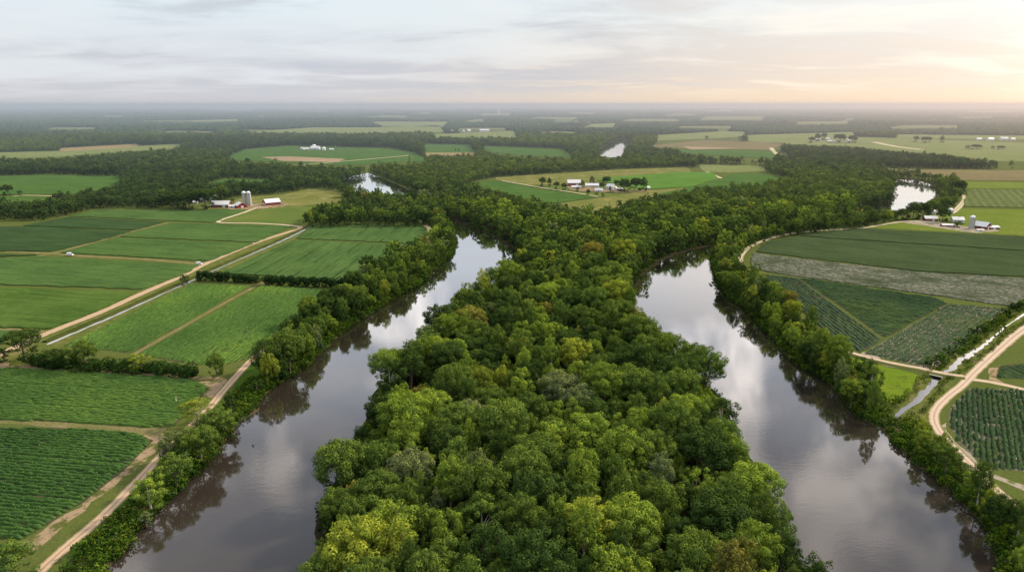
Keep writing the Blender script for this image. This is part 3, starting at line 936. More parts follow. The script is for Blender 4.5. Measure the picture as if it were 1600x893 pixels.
ribbon('creek', CREEK2, 3, 0.06, M_water, seed=54, jit=0.5, prof=[(-1, 0), (1, 0)], step=3, widths=[2.0, 2.6, 1.0, 0.5, 1.9, 1.2, 0.1, 0.3, 1.4, 1.8, 0.3, 1.0])

for i_, (pts, mt) in enumerate((([(352, 326), (380, 319), (404, 318), (446, 317), (452, 321), (428, 325), (400, 327), (372, 328)], M_soil),
                              ([(884, 292), (912, 291), (945, 295), (975, 299), (1015, 297), (1010, 300), (960, 302), (920, 300), (892, 298)], M_soil),
                              ([(1408, 347), (1440, 343), (1480, 349), (1510, 354), (1560, 355), (1562, 361), (1525, 364), (1480, 358), (1440, 352)], M_soil_pale))):
    sheet('yard', W(pts), 0.19 if i_ != 1 else 0.72, mt, step=6, amp=1.2, seed=70 + i_)

# concrete culvert that carries the track over the creek
cul = empty('culvert', at(1463, 588.5), ang_of((1452, 606), (1472, 584)) - math.pi / 2)
tag(cul, 'concrete box culvert carrying the gravel track over the creek', 'culvert')
M_conc = plain('concrete', (0.30, 0.28, 0.25), 0.9, 0.3, 0.8)
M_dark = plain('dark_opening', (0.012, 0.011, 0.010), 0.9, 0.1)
MB().box((-2.4, -1.2, 0.5), (0.4, 1.0, 1.0)).box((2.4, -1.2, 0.5), (0.4, 1.0, 1.0)).box((0, -1.2, 0.96), (5.2, 1.0, 0.18)).build('headwall', M_conc, cul)
MB().box((0, -0.75, 0.45), (4.3, 0.5, 1.0)).build('opening', M_dark, cul)  # near-black block, the shade inside the culvert put into its colour

# ------------------------------------------------------------------ tree shapes
def crown_mesh(name, seed, rad, z0, z1, n_clump, leaf, dens, style='round', low=0.0):
    r = np.random.default_rng(seed)
    cz, rz = (z0 + z1) / 2, (z1 - z0) / 2
    C, CR, CT = [], [], []
    golden = math.pi * (3 - math.sqrt(5))
    lob = [(r.uniform(0, 6.28), r.uniform(0.75, 1.15)) for _ in range(4)]
    for i in range(n_clump):
        u = 1 - (1.75 - low * 0.0) * (i + 0.5) / n_clump if style != 'weep' else 1 - 1.9 * (i + 0.5) / n_clump
        u = float(np.clip(u + r.normal(0, 0.10), -0.9, 1.0))
        ph = i * golden + r.normal(0, 0.35)
        rr = math.sqrt(max(0, 1 - u * u))
        k = r.uniform(0.58, 0.98) if r.random() < 0.8 else r.uniform(0.2, 0.55)
        for a, amp in lob:
            k *= 1 + 0.14 * (amp - 0.9) * 4 * max(0, math.cos(ph - a)) ** 2
        if style == 'cone':
            zt = z0 + (z1 - z0) * ((i + 0.5) / n_clump)
            w = (1 - (zt - z0) / (z1 - z0)) ** 0.8 * rad
            c = (math.cos(ph) * w * r.uniform(0.5, 0.95), math.sin(ph) * w * r.uniform(0.5, 0.95), zt)
            cr = rad * r.uniform(0.16, 0.26) * (0.55 + 0.6 * w / rad)
        elif style == 'upright':
            w = rad * (0.95 if u < 0.2 else 0.95 - 0.35 * (u - 0.2))
            c = (math.cos(ph) * rr * k * w, math.sin(ph) * rr * k * w, cz + u * rz * k)
            cr = rad * r.uniform(0.15, 0.26)
        else:
            fl = 1.0 if style != 'flat' else 0.8
            c = (math.cos(ph) * rr * k * rad, math.sin(ph) * rr * k * rad, cz + u * rz * k * fl)
            cr = rad * r.uniform(0.14, 0.27)
        C.append(c)
        CR.append(cr)
        CT.append(r.normal(0, 0.11))
    C, CR, CT = np.array(C), np.array(CR), np.array(CT)
    if low:
        m = int(n_clump * low)
        ph = r.uniform(0, 6.28, m)
        k = np.sqrt(r.uniform(0.2, 1, m)) * 0.9
        C = np.vstack([C, np.stack([np.cos(ph) * k * rad, np.sin(ph) * k * rad, r.uniform(z0 * 0.15, z0 * 1.1, m)], 1)])
        CR = np.concatenate([CR, rad * r.uniform(0.15, 0.26, m)])
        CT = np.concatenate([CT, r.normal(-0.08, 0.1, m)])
    zs = {'upright': 1.5, 'cone': 0.8, 'weep': 1.6, 'flat': 0.7}.get(style, 0.95)
    P_, N_, T_ = [], [], []
    for c, cr, ct in zip(C, CR, CT):
        n = int(dens * cr * cr * 4 * (1 + zs) / 2)
        d = r.normal(0, 1, (n * 2, 3))
        d /= np.linalg.norm(d, axis=1, keepdims=True)
        outw = c - np.array([0, 0, cz - rz * 0.35])
        outw = outw / max(np.linalg.norm(outw), 1e-6)
        keep = (d @ outw > -0.45) | (r.random(n * 2) < 0.25)
        d = d[keep][:n]
        n = len(d)
        # knobbly clump: radius wobbles with direction
        f = r.normal(0, 1.0, (5, 3))
        wob = 1 + 0.13 * np.sin(d @ f[0] * 3.1 + 1) + 0.10 * np.sin(d @ f[1] * 5.3 + 2) + 0.07 * np.sin(d @ f[2] * 8.1)
        s = wob * np.where(r.random(n) < 0.82, r.uniform(0.86, 1.08, n), r.uniform(0.5, 1.3, n))
        p = c + d * np.array([1, 1, zs]) * (cr * s)[:, None]
        nn = d * np.array([1, 1, 1 / zs]) + r.normal(0, 0.26, (n, 3)) + np.array([0, 0, 0.15])
        P_.append(p)
        N_.append(nn)
        T_.append(0.42 + ct + 0.17 * d[:, 2] + r.normal(0, 0.11, n) + 0.17 * (p[:, 2] - cz) / rz)  # paler tops and darker undersides paint overhead light into the leaf tint
    P_, N_, T_ = np.vstack(P_), np.vstack(N_), np.concatenate(T_)
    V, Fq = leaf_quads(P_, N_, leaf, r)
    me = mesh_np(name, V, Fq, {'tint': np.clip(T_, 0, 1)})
    return me, C


def trunk_mesh(name, seed, r0, hfork, C, ztop, nlimb=7):
    r = random.Random(seed)
    b = MB()
    lean = Vector((r.uniform(-0.5, 0.5), r.uniform(-0.5, 0.5), 0))
    pts = [Vector((0, 0, -0.3)), Vector((0, 0, 0.6)) + lean * 0.1, Vector((0, 0, hfork * 0.6)) + lean * 0.5, Vector((0, 0, hfork)) + lean, Vector((0, 0, ztop * 0.82)) + lean * 1.3]
    b.tube(pts, [r0 * 1.5, r0, r0 * 0.8, r0 * 0.65, r0 * 0.12])
    idx = list(range(len(C)))
    r.shuffle(idx)
    for i in idx[:nlimb]:
        c = Vector(C[i])
        if c.z < hfork * 0.8:
            continue
        s = pts[3].lerp(pts[4], r.uniform(0, 0.35))
        mid = s.lerp(c, 0.5) + Vector((0, 0, 0.4))
        b.tube([s - Vector((0, 0, 0.3)), mid, c], [r0 * 0.42, r0 * 0.26, r0 * 0.07], 5)
    bm = b.bm
    bmesh.ops.recalc_face_normals(bm, faces=bm.faces[:])
    me = bpy.data.meshes.new(name)
    bm.to_mesh(me)
    bm.free()
    return me


# name, radius, crown bottom, top, clumps, style, low skirt, description
KINDS = [
    ('round', 6.2, 6.0, 17.0, 46, 'round', 0.25, 'broad round-headed'),
    ('dome', 7.2, 7.0, 19.0, 62, 'round', 0.2, 'wide dome-shaped'),
    ('upright', 4.3, 5.0, 21.0, 46, 'upright', 0.2, 'tall upright'),
    ('lobed', 5.6, 5.5, 19.5, 34, 'round', 0.3, 'loosely lobed'),
    ('oval', 4.9, 5.0, 17.5, 40, 'upright', 0.3, 'oval-crowned'),
    ('flat', 6.6, 8.0, 16.5, 40, 'flat', 0.25, 'low spreading'),
    ('weep', 5.2, 4.0, 18.0, 40, 'weep', 0.3, 'shaggy drooping'),
    ('spire', 4.0, 3.5, 21.0, 48, 'cone', 0.1, 'narrow pointed'),
    ('small', 3.9, 3.2, 12.5, 30, 'round', 0.35, 'small compact'),
    ('ragged', 5.4, 6.0, 18.5, 26, 'round', 0.3, 'ragged open'),
    ('dome2', 6.6, 6.0, 20.0, 74, 'round', 0.2, 'dense billowing'),
    ('upright2', 4.9, 6.0, 23.0, 56, 'upright', 0.15, 'tall many-headed'),
]
PROTO = []
for i, (nm, rad, z0, z1, nc, st, low, desc) in enumerate(KINDS):
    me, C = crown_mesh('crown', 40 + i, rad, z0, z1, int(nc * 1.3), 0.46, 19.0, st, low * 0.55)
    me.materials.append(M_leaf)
    tm = trunk_mesh('trunk', 40 + i, 0.33 + 0.02 * rad, z0 * 1.05, C, z1)
    tm.materials.append(M_bark_pale if nm in ('upright', 'ragged', 'upright2') else M_bark)
    PROTO.append(dict(crown=me, trunk=tm, rad=rad, top=z1, desc=desc))
# lighter versions for woods some way off: larger leaves, fewer of them
LOD = []
for i, (nm, rad, z0, z1, nc, st, low, desc) in enumerate(KINDS):
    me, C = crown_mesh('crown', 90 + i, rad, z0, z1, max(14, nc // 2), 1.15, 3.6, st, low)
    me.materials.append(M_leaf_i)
    LOD.append(me)

COLS = {
    'dark green': [(0.046, 0.086, 0.024), (0.056, 0.099, 0.028)],
    'mid-green': [(0.093, 0.156, 0.036), (0.111, 0.175, 0.039)],
    'fresh green': [(0.148, 0.230, 0.040), (0.172, 0.255, 0.042)],
    'yellow-green': [(0.208, 0.268, 0.042), (0.232, 0.288, 0.044)],
    'grey-green': [(0.135, 0.182, 0.082), (0.148, 0.195, 0.090)],
    'olive-brown': [(0.168, 0.178, 0.046), (0.190, 0.188, 0.048)],
}
CN = list(COLS)


def colour_of(name, r):
    a, b = COLS[name]
    t = r.random()
    k = r.uniform(0.88, 1.14)
    return tuple((a[i] + (b[i] - a[i]) * t) * k for i in range(3)) + (1.0,)


tree_rand = random.Random(5)
placed_trees = []        # (x, y, visual radius)


def make_tree(x, y, z, kind, sc, hs, rot, cname, label, group, name='tree', cat='tree'):
    p = PROTO[kind]
    t = empty(name, (x, y, z), rot)
    t.scale = (sc, sc, sc * hs)
    tag(t, label, cat, group)
    put('trunk', p['trunk'], parent=t)
    c = put('crown', p['crown'], parent=t)
    c.color = colour_of(cname, tree_rand)
    return t


# ------------------------------------------------------------------ where the woods stand
def scatter(poly, spacing, seed, inset=0.0, jit=0.42):
    """jittered hexagonal points in a world polygon"""
    r = np.random.default_rng(seed)
    poly = np.asarray(poly)
    x0, y0 = poly.min(0)
    x1, y1 = poly.max(0)
    ny = int((y1 - y0) / (spacing * 0.866)) + 2
    nx = int((x1 - x0) / spacing) + 2
    gx, gy = np.meshgrid(np.arange(nx), np.arange(ny))
    X = x0 + (gx + 0.5 * (gy % 2)) * spacing + r.normal(0, spacing * jit * 0.5, gx.shape)
    Y = y0 + gy * spacing * 0.866 + r.normal(0, spacing * jit * 0.5, gx.shape)
    X, Y = X.ravel(), Y.ravel()
    k = inpoly(X, Y, poly)
    if inset:
        k &= edge_dist(X, Y, poly) > inset
    return X[k], Y[k]


def clear_mask(X, Y, h, polys):
    x, y, d = px(X, Y, np.full(X.shape, h))
    m = np.zeros(X.shape, bool)
    for p in polys:
        m |= inpoly(x, y, p)
    return m


TREES = []    # dicts: x y kind sc hs rot col zone


def add_trees(X, Y, zone, r, kinds=None, sc=(0.75, 1.12), weights=(0.25, 0.41, 0.24, 0.045, 0.035, 0.02), z=0.8):
    for x, y in zip(X, Y):
        k = int(r.choice(kinds)) if kinds is not None else int(r.integers(0, len(KINDS)))
        # colour drifts with place so that stands of like trees form
        TREES.append(dict(x=float(x), y=float(y), z=z, kind=k, sc=float(r.uniform(*sc)), hs=float(r.uniform(0.82, 1.2)), rot=float(r.uniform(0, 6.28)),
                          col=CN[int(r.choice(len(CN), p=weights))], zone=zone))


r = np.random.default_rng(77)
kmix = [0, 0, 1, 1, 2, 2, 3, 3, 3, 4, 4, 4, 6, 6, 8, 9, 10, 10, 11, 11]
# the wooded point between the rivers
def pack(poly, per, seed, s0, s1, fac, inset):
    """large trees first, smaller ones in the gaps that are left"""
    rp = np.random.default_rng(seed)
    X, Y = scatter(poly, per, seed, inset=inset, jit=1.2)
    m = ~clear_mask(X, Y, 9.0, CLEAR) & ~clear_mask(X, Y, 0.0, CLEAR) & (np.hypot(X, Y) > 95)
    X, Y = X[m], Y[m]
    kd = rp.choice(kmix, len(X))
    sc_ = s0 + (s1 - s0) * rp.random(len(X)) ** 1.4
    rad = np.array([KINDS[k][1] for k in kd]) * sc_
    order = np.argsort(-rad + rp.normal(0, 1.6, len(X)))
    ax, ay, ar = np.zeros(len(X)), np.zeros(len(X)), np.zeros(len(X))
    keep, n_ = [], 0
    for i in order:
        if n_ and np.any(np.hypot(ax[:n_] - X[i], ay[:n_] - Y[i]) < fac * (ar[:n_] + rad[i])):
            continue
        ax[n_], ay[n_], ar[n_] = X[i], Y[i], rad[i]
        n_ += 1
        keep.append(i)
    return X[keep], Y[keep], kd[keep], sc_[keep]


PX_, PY_, PK_, PS_ = pack(W(near_isl, HC), 3.0, 201, 0.42, 1.22, 0.71, 3.6)
n0 = len(TREES)
add_trees(PX_, PY_, 'point', r)
for q, t in enumerate(TREES[n0:]):
    t['kind'], t['sc'] = int(PK_[q]), float(PS_[q])
    t['hs'] *= 1.0 if t['sc'] < 0.9 else 0.88
# left bank
T2 = [(412, 578), (428, 546), (450, 518), (482, 490), (540, 458), (546, 442), (570, 426), (602, 413), (612, 396), (645, 388), (676, 380), (676, 352), (668, 345),
      (640, 330), (600, 322), (556, 320), (535, 305), (545, 300), (565, 304), (606, 311), (650, 321), (684, 334), (698, 346), (704, 360), (706, 380), (698, 398),
      (672, 418), (650, 440), (620, 457), (588, 476), (556, 496), (516, 526), (484, 556), (458, 576), (425, 590), (405, 590)]
X, Y = scatter(W(T2, 5.0), 7.6, 202, inset=1.2)
add_trees(X, Y, 'left bank', r, kmix, (0.48, 0.86), (0.26, 0.38, 0.24, 0.06, 0.04, 0.02))
X, Y = scatter(W([(478, 353), (479, 338), (500, 330), (540, 333), (600, 338), (660, 332), (672, 342), (668, 350), (600, 349), (530, 349)], 4.0), 8.5, 203, inset=1.0)
add_trees(X, Y, 'left bank', r, kmix, (0.6, 0.85), (0.5, 0.34, 0.10, 0.02, 0.04, 0.0))
# right bank
T3 = [(1130, 373), (1119, 396), (1117, 416), (1125, 438), (1142, 460), (1168, 481), (1186, 500), (1210, 523), (1236, 546), (1262, 572), (1292, 590), (1317, 612), (1342, 638),
      (1372, 654), (1388, 648), (1392, 636), (1372, 610), (1345, 582), (1318, 556), (1296, 535), (1252, 500), (1216, 470), (1184, 442), (1166, 426), (1153, 408), (1156, 394), (1172, 380), (1205, 368), (1245, 360), (1302, 354), (1345, 350), (1400, 341), (1404, 334), (1380, 335), (1345, 340), (1300, 346), (1230, 353), (1165, 362)]
X, Y = scatter(W(T3, 5.0), 7.2, 204, inset=0.8)
add_trees(X, Y, 'right bank', r, kmix, (0.46, 0.86), (0.22, 0.36, 0.22, 0.12, 0.05, 0.03))
T3b = [(1404, 672), (1424, 695), (1462, 732), (1502, 772), (1535, 805), (1556, 838), (1566, 880), (1575, 930), (1650, 930), (1610, 830), (1585, 805), (1555, 778), (1520, 745), (1478, 706), (1450, 680), (1436, 660), (1420, 655)]
X, Y = scatter(W(T3b, 3.0), 7.0, 205, inset=1.0)
add_trees(X, Y, 'creek mouth', r, kmix, (0.40, 0.66), (0.18, 0.36, 0.28, 0.14, 0.02, 0.02))
# tree line of the left farmland (far side) and other explicit stands
def rowtrees(pts, zone, kinds=(0, 1, 4, 8, 9), sc=(0.6, 0.9), w=(0.6, 0.32, 0.05, 0.0, 0.03, 0.0)):
    for (x, y) in pts:
        p = at(x, y)
        add_trees([p.x], [p.y], zone, r, list(kinds), sc, w, 0.0)


for (x, y) in [(1402, 343), (1412, 341), (1424, 339), (1436, 336)]:
    pass

# ---- choose the largest in view as trees of their own
for t in TREES:
    p = PROTO[t['kind']]
    xx, yy, dd = px(t['x'], t['y'], t['z'] + p['top'] * t['sc'] * 0.6)
    t['px'], t['py'], t['d'] = float(xx), float(yy), float(dd)
    t['size'] = p['rad'] * t['sc'] / t['d']
    t['in'] = (-30 < xx < 1630) and (yy < 915)
cands = sorted([t for t in TREES if t['in']], key=lambda t: -t['size'] * math.sqrt(PROTO[t['kind']]['top'] * t['hs'] / 18))
own = cands[:225]
own_ids = {id(t) for t in own}
rest = [t for t in TREES if id(t) not in own_ids]

# hand placed trees on the near left bank: base x, base y, crown width px, height px, colour, kind, label
NEARBANK = [
    (26, 905, 80, 62, 'mid-green', 3, 'mid-green tree cut by the lower left corner beside the dirt road'),
    (238, 803, 56, 60, 'fresh green', 9, 'fresh green tree between the dirt road and the river, lowest on the left bank'),
    (277, 768, 60, 58, 'mid-green', 0, 'mid-green tree leaning to the water behind the lowest left-bank tree'),
    (316, 728, 66, 62, 'mid-green', 1, 'large mid-green tree hiding the dirt road on the left bank'),
    (271, 722, 48, 48, 'grey-green', 6, 'grey-green tree beside the end of the weedy field track'),
    (308, 664, 54, 40, 'yellow-green', 9, 'yellow-topped open tree overhanging the dirt road at the field corner'),
    (344, 692, 54, 52, 'mid-green', 10, 'dense mid-green tree over the left river bank beyond the road bend'),
    (362, 655, 22, 42, 'dark green', 2, 'slim vine-covered tree standing in the weeds by the left river'),
    (403, 618, 28, 24, 'dark green', 8, 'small round dark tree in the weeds beside the straight dirt road'),
    (230, 824, 26, 22, 'grey-green', 8, 'small grey-green tree at the edge of the left river'),
    (424, 596, 56, 66, 'dark green', 6, 'tall dark vine-hung tree where the dirt road enters the trees'),
    (452, 582, 62, 66, 'mid-green', 0, 'big round tree on the bank just past the road end'),
]


def tree_px(bx, by, wpx, hpx, cname, kind, label, group=None, z=None, name='tree', cat='tree'):
    p = at(bx, by)
    d = float(px(p.x, p.y, 0)[2])
    q = PROTO[kind]
    sc = wpx * d / F / (2 * q['rad'] * 1.08)
    hs = hpx * d / F / CP / (q['top'] * sc)
    return make_tree(p.x, p.y, 0.0 if z is None else z, kind, sc, hs, tree_rand.uniform(0, 6.28), cname, label, group, name, cat)


for row in NEARBANK:
    tree_px(*row, group='trees on the near left bank', z=0.6)

# hedgerow and lone trees of the left farmland
tree_px(40, 565, 62, 52, 'dark green', 5, 'dark flat-topped tree standing at the road end of the hedgerow', 'trees in the left farmland')
tree_px(133, 578, 46, 46, 'mid-green', 0, 'round mid-green tree in the middle of the hedgerow, tallest there', 'trees in the left farmland')
tree_px(86, 575, 44, 30, 'dark green', 0, 'low dark tree in the hedgerow next to the flat-topped tree', 'trees in the left farmland')
tree_px(220, 583, 34, 32, 'yellow-green', 8, 'small yellow-green tree near the river end of the hedgerow', 'trees in the left farmland')
tree_px(339, 588, 31, 36, 'mid-green', 4, 'lone mid-green tree standing by the corner of the dirt road', 'trees in the left farmland')
tree_px(6, 566, 24, 24, 'dark green', 8, 'dark tree cut by the left edge beside the farm road', 'trees in the left farmland')
tree_px(289, 445, 16, 17, 'dark green', 8, 'small round dark tree beside the straight ditch', 'trees in the left farmland')
tree_px(12, 305, 20, 16, 'dark green', 0, 'larger of two dark trees alone in the far left field', 'trees in the left farmland')
tree_px(31, 305, 9, 8, 'dark green', 8, 'smaller of two dark trees alone in the far left field', 'trees in the left farmland')

# farmyard trees
FT = [
    (322, 326, 40, 30, 'dark green', 1, 'broad dark tree left of the red barn with the long white roof'),
    (296, 327, 36, 27, 'dark green', 0, 'dark tree at the left end of the farmhouse grove'),
    (273, 325, 34, 26, 'dark green', 10, 'dark tree set before the grove west of the farmhouse'),
    (348, 313, 22, 23, 'mid-green', 0, 'mid-green tree directly behind the long white-roofed barn'),
    (312, 305, 14, 17, 'dark green', 4, 'upright dark tree behind the farmhouse grove'),
    (364, 317, 8, 7, 'dark green', 8, 'low bush-like tree between the long barn and the two silos'),
    (847.5, 292, 12, 15, 'dark green', 0, 'leftmost and biggest of the trees west of the brick-red barn'),
    (858.5, 291.5, 8.5, 13, 'dark green', 4, 'slender tree touching the big tree west of the brick-red barn'),
    (869.5, 295.5, 10.5, 11.5, 'dark green', 0, 'round tree on the farm lane west of the brick-red barn'),
    (881, 297, 10, 11, 'dark green', 0, 'round tree at the corner of the brick-red barn'),
    (910, 294.5, 8.5, 13, 'fresh green', 4, 'pale fresh green tree just east of the brick-red barn'),
    (925, 289, 9.5, 13, 'dark green', 2, 'tall narrow dark tree behind the long low house'),
    (902, 300, 7, 7.5, 'dark green', 8, 'small round yard tree before the white lean-to'),
    (919, 305.5, 7.5, 9.5, 'dark green', 4, 'small upright yard tree along the farm lane'),
    (932, 306, 6.5, 6, 'dark green', 8, 'small yard tree before the blue-white shed'),
    (942, 308, 7, 6.5, 'dark green', 8, 'small yard tree at the point of the lawn'),
    (940, 296, 10, 11, 'dark green', 0, 'dark tree against the east end of the low house'),
    (947, 290, 14, 14, 'dark green', 1, 'broad dark tree behind the white farmhouse'),
    (953, 300, 5, 9, 'dark green', 2, 'slim dark tree in front of the white farmhouse'),
    (963, 293.5, 11, 12, 'dark green', 0, 'dark tree east of the white farmhouse'),
    (975, 299.5, 20, 20, 'dark green', 10, 'largest dark tree of the clump hiding the east farm sheds'),
    (992, 298.5, 19, 20, 'dark green', 1, 'middle dark tree of the clump east of the farmhouse'),
    (1005, 298.5, 14, 20, 'dark green', 4, 'easternmost dark tree of the clump, next to the tiny white shed'),
    (1472, 347, 24, 22, 'dark green', 0, 'big dark tree between the long shed and the white-roofed house'),
    (1426, 342, 23, 26, 'dark green', 10, 'dark riverside tree left of the long red shed'),
    (1442, 341, 21, 24, 'dark green', 1, 'dark riverside tree touching the long red shed'),
    (1409, 344, 18, 18, 'dark green', 0, 'dark tree where the field lane meets the river grove'),
    (1456, 331, 19, 18, 'mid-green', 0, 'mid-green riverside tree behind the long shed'),
    (1476, 326, 20, 18, 'mid-green', 10, 'mid-green riverside tree behind the round bin'),
    (1490, 315, 18, 17, 'dark green', 0, 'dark tree on the bank beside the sandy lane'),
    (1498, 303, 22, 21, 'dark green', 1, 'biggest dark tree at the head of the sandy lane'),
    (1484, 303, 16, 14, 'dark green', 10, 'dark bank tree left of the head of the sandy lane'),
    (1496, 355, 16, 10, 'dark green', 8, 'low round dark tree in front of the white-roofed house'),
    (1433, 276, 10, 12, 'dark green', 4, 'lone tree above the bright far bend of the right river'),
    (1395, 267, 9, 9, 'dark green', 8, 'lone small tree at the near corner of the brown field'),
    (471, 233.5, 5, 4.5, 'dark green', 8, 'small dark tree at the left end of the distant white farm'),
    (1268, 223, 11, 9, 'dark green', 0, 'leftmost tree of the distant white hamlet'),
    (1277, 221, 10, 12, 'dark green', 4, 'tree beside the first white house of the distant hamlet'),
    (1287, 219, 10, 11, 'dark green', 0, 'tall tree behind the second white house of the distant hamlet'),
    (1312, 223, 19, 13, 'dark green', 1, 'widest tree of the distant white hamlet'),
    (1331, 223, 15, 11, 'dark green', 10, 'tree at the right end of the distant white hamlet'),
    (1431, 222, 9, 9, 'dark green', 0, 'lone round tree in the hazy far right fields'),
    (1447, 223, 16, 9, 'dark green', 1, 'wide tree in the hazy far right fields'),
    (1471, 223, 8, 10, 'dark green', 4, 'slender lone tree in the hazy far right fields'),
    (1512, 233, 9, 6, 'dark green', 8, 'low hazy tree by itself in the big far field'),
    (1526, 233, 16, 7, 'dark green', 1, 'wide low tree in the big far field'),
    (1551, 233, 6, 5, 'dark green', 8, 'small tree in the far field left of the low tree row'),
    (1564, 233.5, 12, 5.5, 'dark green', 1, 'low wide tree toward the right edge of the far field'),
    (1104, 218, 7, 6, 'dark green', 8, 'small tree left of the dark copse in the far fields'),
    (712, 236, 2.6, 4, 'dark green', 4, 'left of two tiny trees in the far middle field'),
    (717, 236, 2.6, 4, 'dark green', 4, 'right of two tiny trees in the far middle field'),
    (716, 251, 9, 10, 'dark green', 0, 'round tree in the hedge below the far middle field'),
    (732, 251, 8, 11, 'dark green', 4, 'tree next to the round tree below the far middle field'),
]
for row in FT:
    tree_px(*row, group='trees around the farms and in the open fields')

# labels of the wood's own trees
def bands(t):
    x, y = t['px'], t['py']
    if t['zone'] == 'point':
        L = np.interp(y, [p[1] for p in ISL_L[::-1]], [p[0] for p in ISL_L[::-1]])
        RR = np.interp(y, [p[1] for p in ISL_R], [p[0] for p in ISL_R])
        f = (x - L) / (RR - L)
        lat = 'on the left water\'s edge' if f < 0.10 else 'just inside the left shore' if f < 0.27 else 'left of the middle' if f < 0.45 else 'in the middle' if f < 0.58 else \
            'right of the middle' if f < 0.76 else 'just inside the right shore' if f < 0.91 else 'on the right water\'s edge'
        dep = 'very front of wood' if y > 800 else 'front of wood' if y > 700 else 'near half of wood' if y > 610 else 'mid wood' if y > 530 else 'back of wood'
        return f'{lat}, {dep}'
    if t['zone'] == 'left bank':
        return 'on the left bank ' + ('near the road end' if y > 520 else 'below the hedge' if y > 470 else 'beside the hedge' if y > 430 else 'at the river bend')
    if t['zone'] == 'right bank':
        return 'on the right bank ' + ('near the creek mouth' if y > 600 else 'beside the grassy triangle' if y > 545 else 'beside the striped field' if y > 470 else 'at the lane bend')
    return 'between the creek mouth and gravel road, ' + ('nearest the creek' if y < 710 else 'by the road curve' if y < 770 else 'at the lower right')


cells = {}
for t in own:
    t['label'] = f"{PROTO[t['kind']]['desc']} {t['col']} tree {bands(t)}"
    cells.setdefault(t['label'], []).append(t)
ORD = {2: ('nearer', 'farther'), 3: ('nearest', 'second', 'farthest'), 4: ('nearest', 'second', 'third', 'farthest')}
ZG = {'point': 'trees of the wooded point between the rivers', 'left bank': 'trees of the left river bank', 'right bank': 'trees of the right river bank', 'creek mouth': 'trees by the creek mouth'}
for lab, ts in cells.items():
    ts.sort(key=lambda t: -t['py'])
    for k, t in enumerate(ts):
        l = lab
        if len(ts) > 1:
            names = ORD.get(len(ts)) or [f'nearness {q + 1}' for q in range(len(ts))]
            l = f'{names[k]} {lab}'
        make_tree(t['x'], t['y'], t['z'], t['kind'], t['sc'], t['hs'], t['rot'], t['col'], l, ZG[t['zone']])

# ------------------------------------------------------------------ the rest of the woods: one stuff object
def inst_object(name, pts, kinds, sx, sz, rot, cols, protos, mat):
    me = bpy.data.meshes.new(name)
    n = len(pts)
    me.vertices.add(n)
    me.vertices.foreach_set('co', np.ascontiguousarray(pts, np.float32).ravel())
    def attr(nm, typ, arr, key='value'):
        a = me.attributes.new(nm, typ, 'POINT')
        a.data.foreach_set(key, np.ascontiguousarray(arr).ravel())
    attr('kind_i', 'INT', np.asarray(kinds, np.int32))
    attr('size_v', 'FLOAT_VECTOR', np.stack([sx, sx, sz], 1).astype(np.float32), 'vector')
    attr('turn_v', 'FLOAT_VECTOR', np.stack([np.zeros(n), np.zeros(n), rot], 1).astype(np.float32), 'vector')
    attr('leaf_color', 'FLOAT_COLOR', np.concatenate([cols, np.ones((n, 1))], 1).astype(np.float32), 'color')
    me.update()
    o = put(name, me, mat, kind='stuff')
    ng = bpy.data.node_groups.new(name, 'GeometryNodeTree')
    ng.interface.new_socket('Geometry', in_out='INPUT', socket_type='NodeSocketGeometry')
    ng.interface.new_socket('Geometry', in_out='OUTPUT', socket_type='NodeSocketGeometry')
    N, Lk = ng.nodes, ng.links
    gi, go = N.new('NodeGroupInput'), N.new('NodeGroupOutput')
    join = N.new('GeometryNodeJoinGeometry')
    for p in reversed(protos):
        oi = N.new('GeometryNodeObjectInfo')
        oi.inputs['Object'].default_value = p
        oi.inputs['As Instance'].default_value = False
        oi.transform_space = 'ORIGINAL'
        g2 = N.new('GeometryNodeGeometryToInstance')
        Lk.new(oi.outputs['Geometry'], g2.inputs[0])
        Lk.new(g2.outputs[0], join.inputs[0])
    def named(nm, typ):
        a = N.new('GeometryNodeInputNamedAttribute')
        a.data_type = typ
        a.inputs['Name'].default_value = nm
        return a.outputs['Attribute']
    iop = N.new('GeometryNodeInstanceOnPoints')
    Lk.new(gi.outputs[0], iop.inputs['Points'])
    Lk.new(join.outputs[0], iop.inputs['Instance'])
    iop.inputs['Pick Instance'].default_value = True
    Lk.new(named('kind_i', 'INT'), iop.inputs['Instance Index'])
    e2r = N.new('FunctionNodeEulerToRotation')
    Lk.new(named('turn_v', 'FLOAT_VECTOR'), e2r.inputs[0])
    Lk.new(e2r.outputs[0], iop.inputs['Rotation'])
    Lk.new(named('size_v', 'FLOAT_VECTOR'), iop.inputs['Scale'])
    sm = N.new('GeometryNodeSetMaterial')
    sm.inputs['Material'].default_value = mat
    Lk.new(iop.outputs[0], sm.inputs[0])
    Lk.new(sm.outputs[0], go.inputs[0])
    md = o.modifiers.new('woods', 'NODES')
    md.node_group = ng
    return o


# complement rule for the far country: woods wherever there is no field, water or yard
rf = np.random.default_rng(303)
RIV = [LW[:-1] + [(575, 270), (600, 280), (640, 297), (720, 318), (786, 345), (786, 368), (700, 420)], RW[20:] + [(1400, 290), (1394, 312), (1365, 322), (1165, 347), (1080, 364), (1000, 400)], far_river,
       [(1203, 229), (1210, 229), (1240, 249), (1230, 252), (1212, 244)]]


RIV_OPEN = [[(1397, 281), (1420, 280), (1450, 287), (1477, 300), (1460, 309), (1440, 318), (1412, 327), (1380, 337), (1362, 341), (1384, 322), (1398, 300)], far_river,
            [(546, 291), (574, 284), (592, 290), (588, 300), (560, 302)]]


